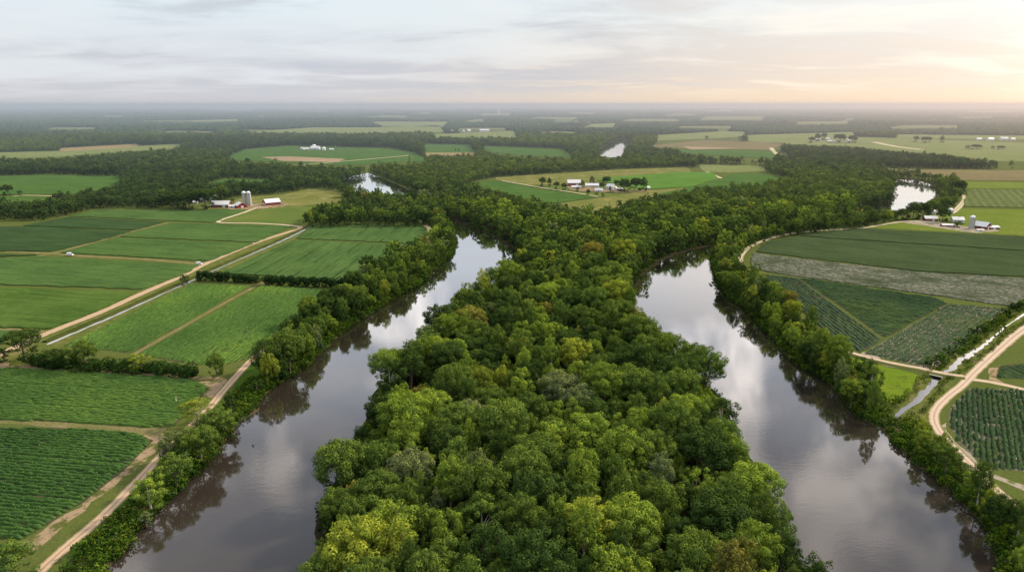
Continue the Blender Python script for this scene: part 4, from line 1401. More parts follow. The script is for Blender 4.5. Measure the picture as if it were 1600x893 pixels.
def country(d0, d1, spacing, seed):
    halfw = d1 * 0.86 + 60
    poly = [(-halfw, d0), (halfw, d0), (halfw, d1), (-halfw, d1)]
    X, Y = scatter(poly, spacing, seed)
    k = np.abs(X) < Y * 0.86 + 60
    X, Y = X[k], Y[k]
    gx, gy, _ = px(X, Y, np.zeros(X.shape))
    k = (gy < 345)
    for h in ((0.0, 6.0, 11.0, 15.0) if d0 > 1000 else (0.0, 5.0)):
        k &= ~clear_mask(X, Y, h, CLEAR)
    k &= ~clear_mask(X, Y, 0.0, RIV) & ~clear_mask(X, Y, 4.0, RIV)
    for h in (8.0, 12.0, 16.0):
        k &= ~clear_mask(X, Y, h, RIV_OPEN)
    X, Y = X[k], Y[k]
    k = ~inpoly(X, Y, W(near_isl, HC))
    return X[k], Y[k]


P_, K_, SX, SZ, RT, CC = [], [], [], [], [], []


def push(X, Y, Z, kinds, sx, sz, cols):
    n = len(X)
    P_.append(np.stack([X, Y, np.full(n, Z)], 1))
    K_.append(kinds)
    SX.append(sx)
    SZ.append(sz)
    RT.append(rf.uniform(0, 6.28, n))
    CC.append(cols)


if rest:
    push(np.array([t['x'] for t in rest]), np.array([t['y'] for t in rest]), 0.7, np.array([t['kind'] + (0 if t['d'] < 480 else len(KINDS)) for t in rest]),
         np.array([t['sc'] for t in rest]), np.array([t['sc'] * t['hs'] for t in rest]), np.array([colour_of(t['col'], tree_rand)[:3] for t in rest]))
for d0, d1, sp in ((600, 1200, 8.6), (1200, 1900, 9.5), (1900, 2700, 11.5)):
    X, Y = country(d0, d1, sp, int(d0))
    n = len(X)
    kinds = rf.choice([0, 1, 2, 3, 4, 4, 8, 10, 11, 2, 7], n) + len(KINDS)
    sx = rf.uniform(0.62, 1.0, n) * sp / 9.0
    # stands of darker, yellower and taller trees
    st = np.sin(X * 0.004 + 1.0) + np.sin(Y * 0.0061 + X * 0.0023) + rf.normal(0, 0.7, n)
    base = np.where(st[:, None] > 0.9, np.array([[0.120, 0.180, 0.040]]), np.where(st[:, None] > -0.5, np.array([[0.088, 0.142, 0.040]]), np.array([[0.060, 0.105, 0.038]])))
    push(X, Y, 0.0, kinds, sx, sx * rf.uniform(0.75, 1.0, n), base * rf.uniform(0.75, 1.3, (n, 1)))
# crowns used as models: near ones are those of placed trees, light ones stand in the far row below
near_models = []
for i, p in enumerate(PROTO):
    near_models.append(next((o for o in bpy.data.objects if o.type == 'MESH' and o.data == p['crown']), near_models[-1] if near_models else None))
lod_models = []
li = 0
far_spots = [at(x, y) for x, y in ((694, 263), (760, 262), (812, 262), (868, 260), (905, 255), (1012, 258), (1050, 256), (640, 258), (592, 259), (432, 260), (388, 262), (290, 272))]
for me, p in zip(LOD, far_spots):
    t = empty('tree', (p.x, p.y, 0), 0)
    tag(t, f'{KINDS[li][7]} tree in the dark belt of woods beyond the middle farm', 'tree', 'trees in the far belt of woods')
    o = put('crown', me, parent=t)
    put('trunk', PROTO[li]['trunk'], parent=t)
    me.attributes.new('leaf_color', 'FLOAT_COLOR', 'FACE').data.foreach_set('color', np.tile(np.array([0.05, 0.095, 0.028, 1], np.float32), len(me.polygons)))
    me.materials[0] = M_leaf
    o.color = (0.05, 0.095, 0.028, 1)
    lod_models.append(o)
    li += 1
inst_object('woods', np.vstack(P_), np.concatenate(K_), np.concatenate(SX), np.concatenate(SZ), np.concatenate(RT), np.vstack(CC), near_models + lod_models, M_leaf_i)

# ---- woods toward the horizon, one merged canopy of simple crowns
bm = bmesh.new()
bmesh.ops.create_icosphere(bm, subdivisions=1, radius=1.0)
ico_v = np.array([v.co[:] for v in bm.verts])
ico_f = np.array([[v.index for v in f.verts] for f in bm.faces])
bm.free()
FX, FY, FS = [], [], []
for d0, d1, sp in ((2700, 3600, 13.5), (3600, 5200, 19), (5200, 7600, 29), (7600, 11500, 46), (11500, 18000, 85)):
    X, Y = country(d0, d1, sp, int(d0))
    # glades that open the woods here and there
    gl = np.sin(X * 0.0013 + 2) * np.sin(Y * 0.0021 + 0.5) + np.sin(X * 0.0031 + Y * 0.0017)
    k = gl < 1.25
    FX.append(X[k]); FY.append(Y[k]); FS.append(np.full(k.sum(), sp))
FX, FY, FS = np.concatenate(FX), np.concatenate(FY), np.concatenate(FS)
n = len(FX)
sx = FS * rf.uniform(0.5, 0.8, n)
hz = rf.uniform(8.5, 12.5, n) * (1 + 0.18 * np.sin(FX * 0.0037) + 0.15 * np.sin(FY * 0.0029 + FX * 0.001)) * np.where(rf.random(n) < 0.06, 1.3, 1.0)
hz += np.where(FS > 40, 3, 0)
V = ico_v[None] * np.stack([sx, sx, hz * 0.75], 1)[:, None, :] * (1 + rf.normal(0, 0.16, (n, len(ico_v), 1)))
V += np.stack([FX, FY, hz * 0.55], 1)[:, None, :]
V[..., 2] = np.maximum(V[..., 2], -0.2)
Fq = ico_f[None] + (np.arange(n) * len(ico_v))[:, None, None]
tint = np.clip(0.42 + 0.16 * np.sin(FX * 0.002 + 1) * np.sin(FY * 0.0017) + rf.normal(0, 0.17, n), 0, 1)
put('distant_woods', mesh_np('distant_woods', V.reshape(-1, 3), Fq.reshape(-1, 3), {'tint': np.repeat(tint, len(ico_f))}, smooth=True), M_far, kind='stuff')
print('far crowns', n, 'instances', sum(len(x) for x in P_), 'own', len(own))

# ------------------------------------------------------------------ bushes and undergrowth
BUSH = []
for i in range(4):
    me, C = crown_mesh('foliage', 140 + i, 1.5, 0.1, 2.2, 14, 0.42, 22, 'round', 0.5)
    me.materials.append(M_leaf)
    BUSH.append(me)
bp = [(1448, 738, 'bush'), ]
BO = []
for i, (x, y, lab, s) in enumerate(((1437, 668, 'rounded green bush on the creek bank by its mouth', 1.5), (1398, 628, 'yellow-green bush at the low corner of the grassy triangle', 1.5),
                                    (1565, 518, 'dark bush standing beside the upper creek', 2.4), (378, 652, 'low green bush at the water by the slim vine-covered tree', 1.6))):
    t = empty('bush', at(x, y), i * 1.3)
    t.scale = (s, s, s)
    tag(t, lab, 'bush', 'bushes by the water')
    o = put('foliage', BUSH[i], parent=t)
    MB().tube([(0, 0, -0.2), (0.1, 0, 0.7), (0.2, 0.1, 1.3)], [0.09, 0.07, 0.02], 5).build('stem', M_bark, t)
    o.color = (0.055, 0.105, 0.018, 1)
    BO.append(o)
UP, UK, US, UZ, UR, UC = [], [], [], [], [], []


def brush(X, Y, z, s0, s1, cols, r):
    n = len(X)
    UP.append(np.stack([X, Y, np.full(n, z)], 1))
    UK.append(r.integers(0, 4, n))
    s = r.uniform(s0, s1, n)
    US.append(s)
    UZ.append(s * r.uniform(0.6, 1.2, n))
    UR.append(r.uniform(0, 6.28, n))
    c = np.asarray(cols)[r.integers(0, len(cols), n)]
    UC.append(c * r.uniform(0.7, 1.3, (n, 1)))


ru = np.random.default_rng(404)
G3 = [(0.05, 0.115, 0.016), (0.075, 0.14, 0.02), (0.04, 0.085, 0.016), (0.10, 0.155, 0.022)]
GDK = [(0.014, 0.032, 0.008), (0.02, 0.042, 0.010), (0.03, 0.058, 0.012)]


def along(wl, off0, off1, spacing, side, dmax=900):
    path = smooth_path(wl, spacing)
    nr = normals_of(path) * side
    o = ru.uniform(off0, off1, len(path))
    p = path + nr * o[:, None] + ru.normal(0, spacing * 0.4, path.shape)
    k = (np.hypot(p[:, 0], p[:, 1]) < dmax)
    return p[k, 0], p[k, 1]


for off in ((-0.3, 1.8), (-0.2, 2.2), (0.8, 3.2), (2.5, 6.5), (4, 9), (6, 11)):
    X, Y = along(LWw[:-3], *off, 1.7, 1)
    brush(X, Y, 0.6, 0.6, 1.5, G3, ru)
    X, Y = along(RWw[:-4], *off, 1.7, -1)
    brush(X, Y, 0.6, 0.6, 1.4, G3, ru)
edge = W(ISL_L[:-2], HC)
X, Y = along(edge, 0.0, 4.0, 1.6, -1, 700)
brush(X, Y, 0.5, 0.8, 2.0, G3 + GDK, ru)
edge = W(ISL_R[4:], HC)
X, Y = along(edge, 0.0, 4.0, 1.6, -1, 700)
brush(X, Y, 0.5, 0.8, 2.0, G3 + GDK, ru)
X, Y = scatter(W(near_isl, HC), 6.0, 410, inset=2.0)
k = (np.hypot(X, Y) < 520) & ~clear_mask(X, Y, 3.0, CLEAR)
brush(X[k], Y[k], 0.8, 0.8, 2.0, GDK, ru)
# weeds between road and water, lower left
X, Y = scatter(W([(392, 590), (425, 600), (398, 640), (366, 660), (330, 715), (270, 778), (214, 832), (160, 895), (110, 960), (70, 960), (105, 893), (150, 838), (215, 775), (285, 698), (345, 640), (372, 605)]), 1.9, 411)
brush(X, Y, 0.2, 0.45, 1.15, G3, ru)
# scrub along the creek and its upper reach
for pts, s in ((CREEK, 1), (CREEK, -1), (CREEK2, 1), (CREEK2, 1), (CREEK2, -1)):
    X, Y = along(W(pts), 2.6, 5.5, 1.5, s)
    brush(X, Y, 0.0, 0.35, 0.85, [(0.08, 0.14, 0.02), (0.11, 0.16, 0.028), (0.05, 0.09, 0.02)], ru)
X, Y = along(W(CREEK2), 5.0, 8.5, 2.6, 1)
brush(X, Y, 0.0, 1.0, 2.0, GDK + G3, ru)
X, Y = scatter(W(T3b, 0.0), 2.6, 412)
brush(X, Y, 0.2, 0.6, 1.4, G3, ru)
X, Y = scatter(W(T3, 0.0), 5.0, 413)
brush(X, Y, 0.2, 0.9, 1.8, G3, ru)
X, Y = scatter(W(T2, 0.0), 5.0, 414)
brush(X, Y, 0.2, 0.9, 1.8, G3 + GDK, ru)
inst_object('undergrowth', np.vstack(UP), np.concatenate(UK), np.concatenate(US), np.concatenate(UZ), np.concatenate(UR), np.vstack(UC), BO, M_leaf_i)


def hedge(pxpts, width, height, colour, label, seed, lumps=1.6, vary=0.25):
    r = np.random.default_rng(seed)
    path = smooth_path(W(pxpts), width / lumps)
    PP, NN, TT = [], [], []
    for i, c in enumerate(path):
        for q in range(3):
            cr = width * r.uniform(0.30, 0.48)
            hz_ = height * r.uniform(1 - vary, 1 + vary * 0.6)
            ct = np.array([c[0] + r.normal(0, width * 0.16), c[1] + r.normal(0, width * 0.16), hz_ * (0.30, 0.55, 0.72)[q]])
            d = r.normal(0, 1, (230, 3))
            d /= np.linalg.norm(d, axis=1, keepdims=True)
            PP.append(ct + d * np.array([cr, cr, max(cr * 0.8, hz_ * 0.28)]) * r.uniform(0.85, 1.1, (230, 1)))
            NN.append(d + r.normal(0, 0.35, d.shape) + np.array([0, 0, 0.2]))
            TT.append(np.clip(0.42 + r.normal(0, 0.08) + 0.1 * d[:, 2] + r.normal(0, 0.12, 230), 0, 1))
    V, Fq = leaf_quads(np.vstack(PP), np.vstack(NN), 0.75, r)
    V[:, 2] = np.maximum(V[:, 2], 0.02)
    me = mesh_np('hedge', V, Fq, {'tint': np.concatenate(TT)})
    # local origin at the hedge's foot
    o0 = Vector((*path[len(path) // 2], 0))
    me.transform(Matrix.Translation(-o0))
    o = put('hedge', me, M_leaf)
    o.location = o0
    o.color = colour
    return tag(o, label, 'hedge', 'hedges between the left fields')


DG = (0.022, 0.052, 0.016, 1)
hedge([(312, 438), (330, 438), (366, 440)], 6.0, 7.0, DG, 'dark clipped-looking hedge starting at the ditch beside the small round tree', 1, vary=0.12)
hedge([(372, 440), (386, 441), (399, 442)], 5.5, 5.6, DG, 'short dark hedge left of the gap in the field boundary', 2, vary=0.2)
hedge([(417, 444), (450, 446), (500, 448), (543, 450)], 6.0, 7.2, DG, 'long dark hedge running from the gap to the left river trees', 3, vary=0.14)
hedge([(50, 570), (90, 574), (150, 578), (225, 583), (302, 588)], 7.0, 6.0, (0.034, 0.075, 0.018, 1), 'bushy uneven hedge between the two near left fields', 4, vary=0.4)

# ------------------------------------------------------------------ buildings
def mat_boards(name, col, scale=6.0, rough=0.8):
    m, t = newmat(name)
    tc = t.n('ShaderNodeTexCoord').outputs['Object']
    sp = t.n('ShaderNodeSeparateXYZ', ins={0: tc})
    x = t.math('ADD', sp.outputs[0], sp.outputs[1])
    st = t.math('FRACT', t.math('MULTIPLY', x, scale))
    seam = t.smooth(st, 0.0, 0.14)
    n_ = t.noise(tc, 0.9, 4)
    c = t.mix(n_, tuple(q * 0.7 for q in col), tuple(min(1, q * 1.2) for q in col))
    c = t.mix(t.math('SUBTRACT', 1.0, seam), c, tuple(q * 0.5 for q in col))
    b = t.n('ShaderNodeBsdfPrincipled', ins={'Base Color': c, 'Roughness': rough, 'Specular IOR Level': 0.2})
    t.out(b.outputs[0])
    return m


M_red = mat_boards('red_boards', (0.30, 0.045, 0.035), 2.0)
M_brick = mat_boards('rust_boards', (0.30, 0.11, 0.075), 2.0)
M_dkred = mat_boards('dull_red_boards', (0.20, 0.05, 0.04), 2.0)
M_whitewall = mat_boards('white_boards', (0.72, 0.71, 0.69), 4.0)
def mat_roof(name, col, rust):
    m, t = newmat(name)
    tc = t.n('ShaderNodeTexCoord').outputs['Object']
    sp = t.n('ShaderNodeSeparateXYZ', ins={0: tc})
    seam = t.smooth(t.math('FRACT', t.math('MULTIPLY', sp.outputs[0], 1.1)), 0.0, 0.12)
    mp = t.n('ShaderNodeMapping', ins={'Vector': tc, 'Scale': (0.9, 0.18, 0.18)})
    n1 = t.noise(mp.outputs[0], 1.2, 5, 0.7)
    c = t.mix(n1, tuple(q * 0.8 for q in col), tuple(min(1, q * 1.08) for q in col))
    c = t.mix(t.math('MULTIPLY', t.smooth(n1, 0.56, 0.75), 0.55), c, rust)
    c = t.mix(t.math('MULTIPLY', t.math('SUBTRACT', 1.0, seam), 0.5), c, tuple(q * 0.55 for q in col))
    t.out(t.n('ShaderNodeBsdfPrincipled', ins={'Base Color': c, 'Roughness': 0.5, 'Specular IOR Level': 0.3}).outputs[0])
    return m


M_metal = mat_roof('white_metal_roof', (0.70, 0.73, 0.76), (0.36, 0.28, 0.22))
M_greyroof = mat_boards('grey_metal_roof', (0.55, 0.58, 0.61), 1.2, 0.5)
M_glass = plain('window_glass', (0.03, 0.035, 0.04), 0.15, 0.1, 1, 0, 0.5)
M_trim = plain('white_trim', (0.75, 0.74, 0.72), 0.6, 0.06)
M_silo = mat_boards('silo_staves', (0.42, 0.42, 0.41), 1.6)
M_dome = plain('silo_dome', (0.78, 0.80, 0.82), 0.4, 0.05)
M_wood = plain('grey_wood', (0.27, 0.23, 0.18), 0.9, 0.3)


def barn(name, loc, rz, L, Wd, H, rise, wall, roof, label, cat='barn', doors=(), windows=4, over=0.5, group=None, chimney=False, leanto=None, small=False):
    """long axis along local x; gable ends at +-L/2; doors: list of (face, offset, width, height)"""
    t = empty(name, loc, rz)
    tag(t, label, cat, group)
    b = MB()
    prof = [(-Wd / 2, 0), (Wd / 2, 0), (Wd / 2, H), (0, H + rise), (-Wd / 2, H)]
    b.prism(prof, -L / 2, L / 2)
    for v in b.bm.verts:
        v.co = Vector((v.co.y, v.co.x, v.co.z - 0.3 * (v.co.z == 0)))
    b.build('wall', wall, t)
    s = math.hypot(Wd / 2, rise)
    nx, nz = rise / s, Wd / 2 / s
    ov = over
    rb = MB()
    for sg in (-1, 1):
        ex, ez = sg * (Wd / 2 + ov), H - rise * ov / (Wd / 2)
        th = 0.16
        pr = [(0, H + rise + 0.02), (ex, ez + 0.02), (ex, ez + th + 0.02), (0, H + rise + th + 0.03)]
        rb.prism(pr, -L / 2 - ov, L / 2 + ov)
    for v in rb.bm.verts:
        v.co = Vector((v.co.y, v.co.x, v.co.z))
    ro = rb.build('roof', roof, t)
    if chimney:
        MB().box((L * 0.2, 0, H + rise + 0.4), (0.6, 0.6, 1.4)).build('chimney', M_brick, ro)
    if small:
        return t
    for face, off, w_, h_ in doors:
        d = MB()
        if face in ('+x', '-x'):
            sg = 1 if face == '+x' else -1
            d.box((sg * (L / 2 + 0.03), off, h_ / 2), (0.08, w_, h_))
        else:
            sg = 1 if face == '+y' else -1
            d.box((off, sg * (Wd / 2 + 0.03), h_ / 2), (w_, 0.08, h_))
        d.build('door', M_trim if wall not in (M_whitewall,) else M_wood, t)
    for sg in (-1, 1):
        for k in range(windows):
            x = (k + 0.5) / windows * L * 0.9 - L * 0.45
            if any(f == ('+y' if sg > 0 else '-y') and abs(x - o) < w_ / 2 + 0.7 for f, o, w_, h_ in doors):
                continue
            fr = MB().box((x, sg * (Wd / 2 + 0.03), H * 0.58), (1.3, 0.07, 1.2)).build('window', M_trim, t)
            MB().box((x, sg * (Wd / 2 + 0.075), H * 0.58), (1.05, 0.03, 0.95)).build('pane', M_glass, fr)
    return t


def silo(loc, rad, h, label, group, mat=M_silo, cap=0.9):
    t = empty('silo', loc)
    tag(t, label, 'silo', group)
    pr = [(rad * 1.03, -0.3), (rad * 1.03, 0.3)]
    z = 0.31
    while z < h:
        pr += [(rad, z), (rad, z + 1.2), (rad * 1.018, z + 1.22), (rad * 1.018, z + 1.34)]
        z += 1.36
    pr.append((rad, z))
    MB().lathe(pr, 24).build('shell', mat, t)
    n = 6
    dome = [(rad * 1.05, z - 0.15)] + [(rad * 1.05 * math.cos(a), z + rad * cap * math.sin(a)) for a in [math.pi / 2 * i / n for i in range(n)]] + [(0.05, z + rad * cap)]
    MB().lathe(dome, 24).build('dome', M_dome, t, smooth=True)
    MB().box((rad * 0.8, -rad * 0.8, z / 2), (0.6, 0.6, z * 0.98), math.pi / 4).build('chute', mat, t)
    return t


def at_m(x, y):
    p = at(x, y)
    return (p.x, p.y, 0.1)


gA = 'buildings of the left red farm'
barn('barn', at_m(346, 323), R(3), 21, 12, 3.4, 3.8, M_dkred, M_metal, 'long low red barn with a white metal roof left of the silos', doors=(('-y', 5, 3, 2.6), ('+x', 0, 3.2, 3)), windows=6, group=gA)
barn('barn', at_m(376, 324), R(-52), 13, 11, 3.2, 3.2, M_red, M_metal, 'smaller red barn with a steep white roof against the long barn', doors=(('+x', 0, 3, 2.6),), windows=3, group=gA)
barn('shed', at_m(363, 324.3), R(3), 7, 5, 2.2, 0.9, M_whitewall, M_metal, 'small white shed joining the two red barns by the silos', 'shed', doors=(('-y', 0, 2, 1.9),), windows=0, group=gA)
barn('barn', at_m(424.5, 319.6), R(38), 18, 13.5, 3.6, 3.6, M_red, M_metal, 'red barn with white roof standing alone right of the silos', doors=(('-x', 2.5, 3.5, 3), ('-x', -3, 3, 2.6)), windows=5, group=gA)
barn('farmhouse', at_m(335, 311), R(8), 10, 8, 4.6, 2.8, M_whitewall, M_metal, 'white two-storey farmhouse behind the long red barn', 'house', doors=(('-y', 0, 1.2, 2.1),), windows=3, chimney=True, group=gA)
barn('shed', at_m(318, 314.5), R(-20), 8, 6, 2.6, 2.2, M_whitewall, M_metal, 'white shed half hidden by the farmhouse grove', 'shed', doors=(('-y', 0, 2, 2),), windows=2, group=gA)
barn('shed', at_m(306, 318), R(0), 5, 4, 2.4, 1.5, M_whitewall, M_metal, 'tiny white shed at the left end of the farm grove', 'shed', doors=(('-y', 0, 1.2, 1.9),), windows=1, group=gA)
silo(at_m(382.6, 320.6), 2.3, 14.6, 'left of the two tall grey silos at the red farm', 'twin silos')
silo(at_m(389.8, 320.6), 2.3, 14.6, 'right of the two tall grey silos at the red farm', 'twin silos')
p = at(389.8, 320.6)
el = empty('grain_elevator', (p.x + 2.6, p.y - 1.5, 0))
tag(el, 'slanted white grain elevator leaning on the right silo', 'elevator')
MB().tube([(2.2, -3, 0.4), (0.35, 0.2, 15.2)], [0.32, 0.32], 6).build('pipe', M_trim, el)
MB().box((2.3, -3.2, 0.5), (1.3, 1.3, 1.0)).build('hopper', M_greyroof, el)


def fence(p0, p1, n, label, group=None):
    a, b = at(*p0), at(*p1)
    t = empty('fence', a, math.atan2(b.y - a.y, b.x - a.x))
    L = (b - a).length
    tag(t, label, 'fence', group)
    for k in range(n + 1):
        MB().box((L * k / n, 0, 0.7), (0.16, 0.16, 1.5)).build('post', M_trim, t)
    for z in (0.55, 1.0, 1.4):
        MB().box((L / 2, -0.1, z), (L, 0.05, 0.14)).build('rail', M_trim, t)


fence((396, 321.5), (407, 322), 5, 'white rail fence between the silos and the lone red barn')
fence((441, 319), (449, 318.7), 4, 'pale rail fence at the right end of the lone red barn')

gB = 'buildings of the middle farm'
barn('barn', at_m(896.5, 290), R(2), 20, 13, 4.8, 4.2, M_brick, M_metal, 'tall brick-red barn with white roof at the middle farm', doors=(('-y', 4, 3.5, 3.2), ('-x', 0, 3.5, 3.4)), windows=4, group=gB)
barn('shed', at_m(900.5, 294.3), R(4), 14, 8, 2.6, 1.4, M_whitewall, M_metal, 'low white lean-to shed in front of the brick-red barn', 'shed', doors=(('-y', 2, 3, 2.2),), windows=3, group=gB)
barn('farmhouse', at_m(925, 292), R(-2), 20, 9, 2.8, 2.6, M_whitewall, M_metal, 'long low white house behind the narrow dark tree', 'house', doors=(('-y', 0, 1.2, 2.1),), windows=6, chimney=True, group=gB)
barn('shed', at_m(935.5, 299.5), R(-6), 11, 8, 2.4, 2.6, M_whitewall, M_greyroof, 'blue-white roofed shed alone on the farm lawn', 'shed', doors=(('-y', 0, 3, 2.1),), windows=2, group=gB)
barn('farmhouse', at_m(954.5, 296), R(-35), 11, 10, 4.8, 3.4, M_whitewall, M_metal, 'white farmhouse with steep roof among the yard trees', 'house', doors=(('-y', 1, 1.2, 2.1),), windows=3, chimney=True, group=gB)
barn('shed', at_m(961.5, 298), R(70), 7, 5, 4.0, 1.8, M_whitewall, M_metal, 'narrow white shed beside the steep-roofed farmhouse', 'shed', doors=(('-x', 0, 1.6, 2.1),), windows=1, group=gB)
barn('shed', at_m(968.5, 298), R(5), 7, 5, 3.0, 1.6, M_brick, M_greyroof, 'small reddish shed before the dark tree clump', 'shed', doors=(('-y', 0, 1.8, 2.1),), windows=2, group=gB)
barn('shed', at_m(1012.5, 295.5), R(30), 4.5, 4, 2.6, 1.5, M_whitewall, M_metal, 'tiny white shed east of the dark tree clump', 'shed', doors=(('-y', 0, 1.2, 1.9),), windows=1, group=gB)

gC = 'buildings of the right farm'
barn('shed', at_m(1453, 344.6), R(-8), 12.5, 7, 2.8, 2.2, M_dkred, M_metal, 'long white-roofed red shed beside the riverside trees', 'shed', doors=(('-y', 2, 2.6, 2.2),), windows=4, group=gC)
barn('farmhouse', at_m(1495, 347), R(-10), 11, 8, 3.2, 2.4, M_whitewall, M_metal, 'white-roofed house between the big tree and the silo', 'house', doors=(('-y', 0, 1.2, 2.1),), windows=3, chimney=True, group=gC)
barn('shed', at_m(1480.5, 353.6), R(-6), 12, 5, 1.7, 0.8, M_brick, M_metal, 'very low long shed nearest the crop field', 'shed', doors=(('-y', 3, 2, 1.5),), windows=3, group=gC)
barn('shed', at_m(1461, 334), R(20), 5, 4.5, 2.6, 1.6, M_whitewall, M_metal, 'small white shed peeping between the riverside trees', 'shed', doors=(('-y', 0, 1.4, 2),), windows=1, group=gC)
barn('barn', at_m(1534, 357), R(-58), 12, 11, 3.2, 3.6, M_dkred, M_metal, 'dark barn with white roof next to the single silo', doors=(('+x', 0, 3.4, 3),), windows=2, group=gC)
barn('shed', at_m(1550, 357.4), R(-5), 9.5, 8, 2.2, 1.0, M_brick, M_metal, 'low white-roofed shed built onto the dark barn', 'shed', doors=(('-y', 0, 2.4, 1.9),), windows=2, group=gC)
barn('shed', at_m(1531, 361.2), R(-5), 6, 2.6, 1.6, 0.5, M_whitewall, M_metal, 'small white shed in front of the dark barn', 'shed', doors=(('-y', 0, 1.6, 1.3),), windows=0, group=gC)
silo(at_m(1517, 357), 2.3, 10.8, 'single grey silo between the house and the dark barn', None)
silo(at_m(1484, 334), 2.7, 3.6, 'squat round white-domed bin behind the big dark tree', None, M_greyroof, 0.8)

gD = 'distant white farm buildings'
for x, y, L, Wd, H, ri, rz, lab in (
        (493, 234, 24, 12, 5, 5, 0, 'long white barn of the distant left farm'),
        (480, 234.6, 11, 8, 4, 3, 10, 'small white shed left of the distant long barn'),
        (473, 234, 9, 8, 4, 3, -15, 'outermost white house of the distant left farm'),
        (518, 234.8, 10, 7, 3, 2, 0, 'low pale shed right of the distant round bin'),
        (757, 206.3, 42, 16, 8, 5, 0, 'long white barn by the far woods'),
        (706, 206.8, 14, 12, 5, 5, 10, 'white house at the left of the far woods hamlet'),
        (724.6, 207.2, 9, 9, 6, 6, 0, 'small steep white house of the far woods hamlet'),
        (732.8, 206.4, 14, 13, 7, 6, 20, 'white house in the middle of the far woods hamlet'),
        (1277.5, 220.8, 13, 11, 6, 5, 10, 'first white house of the distant right hamlet'),
        (1293, 219.2, 11, 10, 5, 5, -10, 'white house set back in the distant right hamlet'),
        (1296, 222.4, 14, 9, 4, 3, 0, 'low white shed in the distant right hamlet'),
        (1304.6, 223, 13, 9, 4, 3, 0, 'white shed beside the widest tree of the hamlet'),
        (1326, 222, 14, 10, 6, 5, 15, 'last white house of the distant right hamlet'),
        (1529, 219.3, 16, 10, 5, 4, 0, 'hazy white house left of the far right group'),
        (1547, 220, 20, 12, 6, 5, 10, 'hazy white barn in the far right group'),
        (1568, 219, 24, 12, 6, 5, -5, 'hazy long white barn at the end of the far right group'),
        (1582, 219.5, 14, 10, 5, 4, 0, 'hazy white shed beside the long far right barn'),
        (826, 262, 9, 8, 4, 3, 0, 'white house at the edge of the middle woods'),
        (541, 196.5, 20, 12, 6, 5, 0, 'pale far barn before the horizon woods')):
    barn('farm_building', at_m(x, y), R(rz), L, Wd, H, ri, M_whitewall, M_metal, lab, 'farm building', doors=(('-y', 0, 2.5, 2.6),), windows=3, group=gD)
silo(at_m(506, 235), 5.0, 5.0, 'squat white round bin of the distant left farm', None, M_dome, 0.7)
silo(at_m(491, 231.8), 5.5, 7.0, 'white domed bin behind the distant long barn', None, M_dome, 0.7)
silo(at_m(779, 178.6), 8, 42, 'pale tower far off near the horizon', None, M_dome, 0.7)

# ------------------------------------------------------------------ vehicles on the field track
M_paint = plain('white_paint', (0.80, 0.81, 0.82), 0.3, 0.02, 1, 0, 0.5)
M_tyre = plain('rubber', (0.02, 0.02, 0.02), 0.9, 0.1)
M_rim = plain('steel_rim', (0.5, 0.5, 0.5), 0.4, 0.05, 1, 0.8)
M_lamp = plain('lamp_glass', (0.7, 0.7, 0.68), 0.2, 0.02)
M_tail = plain('tail_lamp', (0.4, 0.02, 0.02), 0.3, 0.02)


def van(loc, rz, label, s=1.0):
    t = empty('parked_van', loc, rz)
    t.scale = (s, s, s)
    tag(t, label, 'van', 'white vans on the field tracks')
    b = MB()
    prof = [(-2.6, 0.45), (2.55, 0.45), (2.65, 0.8), (2.55, 1.15), (1.75, 1.35), (1.0, 2.25), (0.6, 2.42), (-2.35, 2.45), (-2.6, 2.2)]
    b.prism(prof, -0.98, 0.98)
    b.build('body', M_paint, t, bevel=0.07)
    g_ = MB()
    g_.face([(1.78, -0.85, 1.40), (1.78, 0.85, 1.40), (1.08, 0.8, 2.23), (1.08, -0.8, 2.23)])
    g_.build('windscreen', M_glass, t)
    for sg in (-1, 1):
        MB().prism([(1.35, 1.35), (0.95, 2.05), (0.2, 2.05), (0.2, 1.35)], sg * 0.985, sg * 1.0).build('side_window', M_glass, t)
        MB().box((2.6, sg * 0.7, 0.98), (0.12, 0.34, 0.22)).build('headlight', M_lamp, t)
        MB().box((-2.62, sg * 0.85, 1.1), (0.05, 0.16, 0.5)).build('tail_light', M_tail, t)
    for x in (-1.65, 1.65):
        for sg in (-1, 1):
            w_ = MB().lathe([(0.22, -0.12), (0.36, -0.12), (0.38, -0.08), (0.38, 0.08), (0.36, 0.12), (0.22, 0.12)], 16).build('wheel', M_tyre, t)
            w_.location = (x, sg * 0.92, 0.38)
            w_.rotation_euler = (math.pi / 2, 0, 0)
            MB().lathe([(0.05, -0.10), (0.21, -0.09), (0.21, 0.09), (0.05, 0.10)], 12).build('rim', M_rim, w_)
    return t


p = at(110, 399.5)
van((p.x, p.y, 0.08), ang_of((114, 399), (227, 405)) + 0.05, 'white van on the grass track between the left fields, farther from the road', 1.05)
p = at(311.5, 413.4)
van((p.x, p.y, 0.08), ang_of((312, 412), (331, 409)) - 0.9, 'white van where the field track joins the straight dirt road', 0.9)

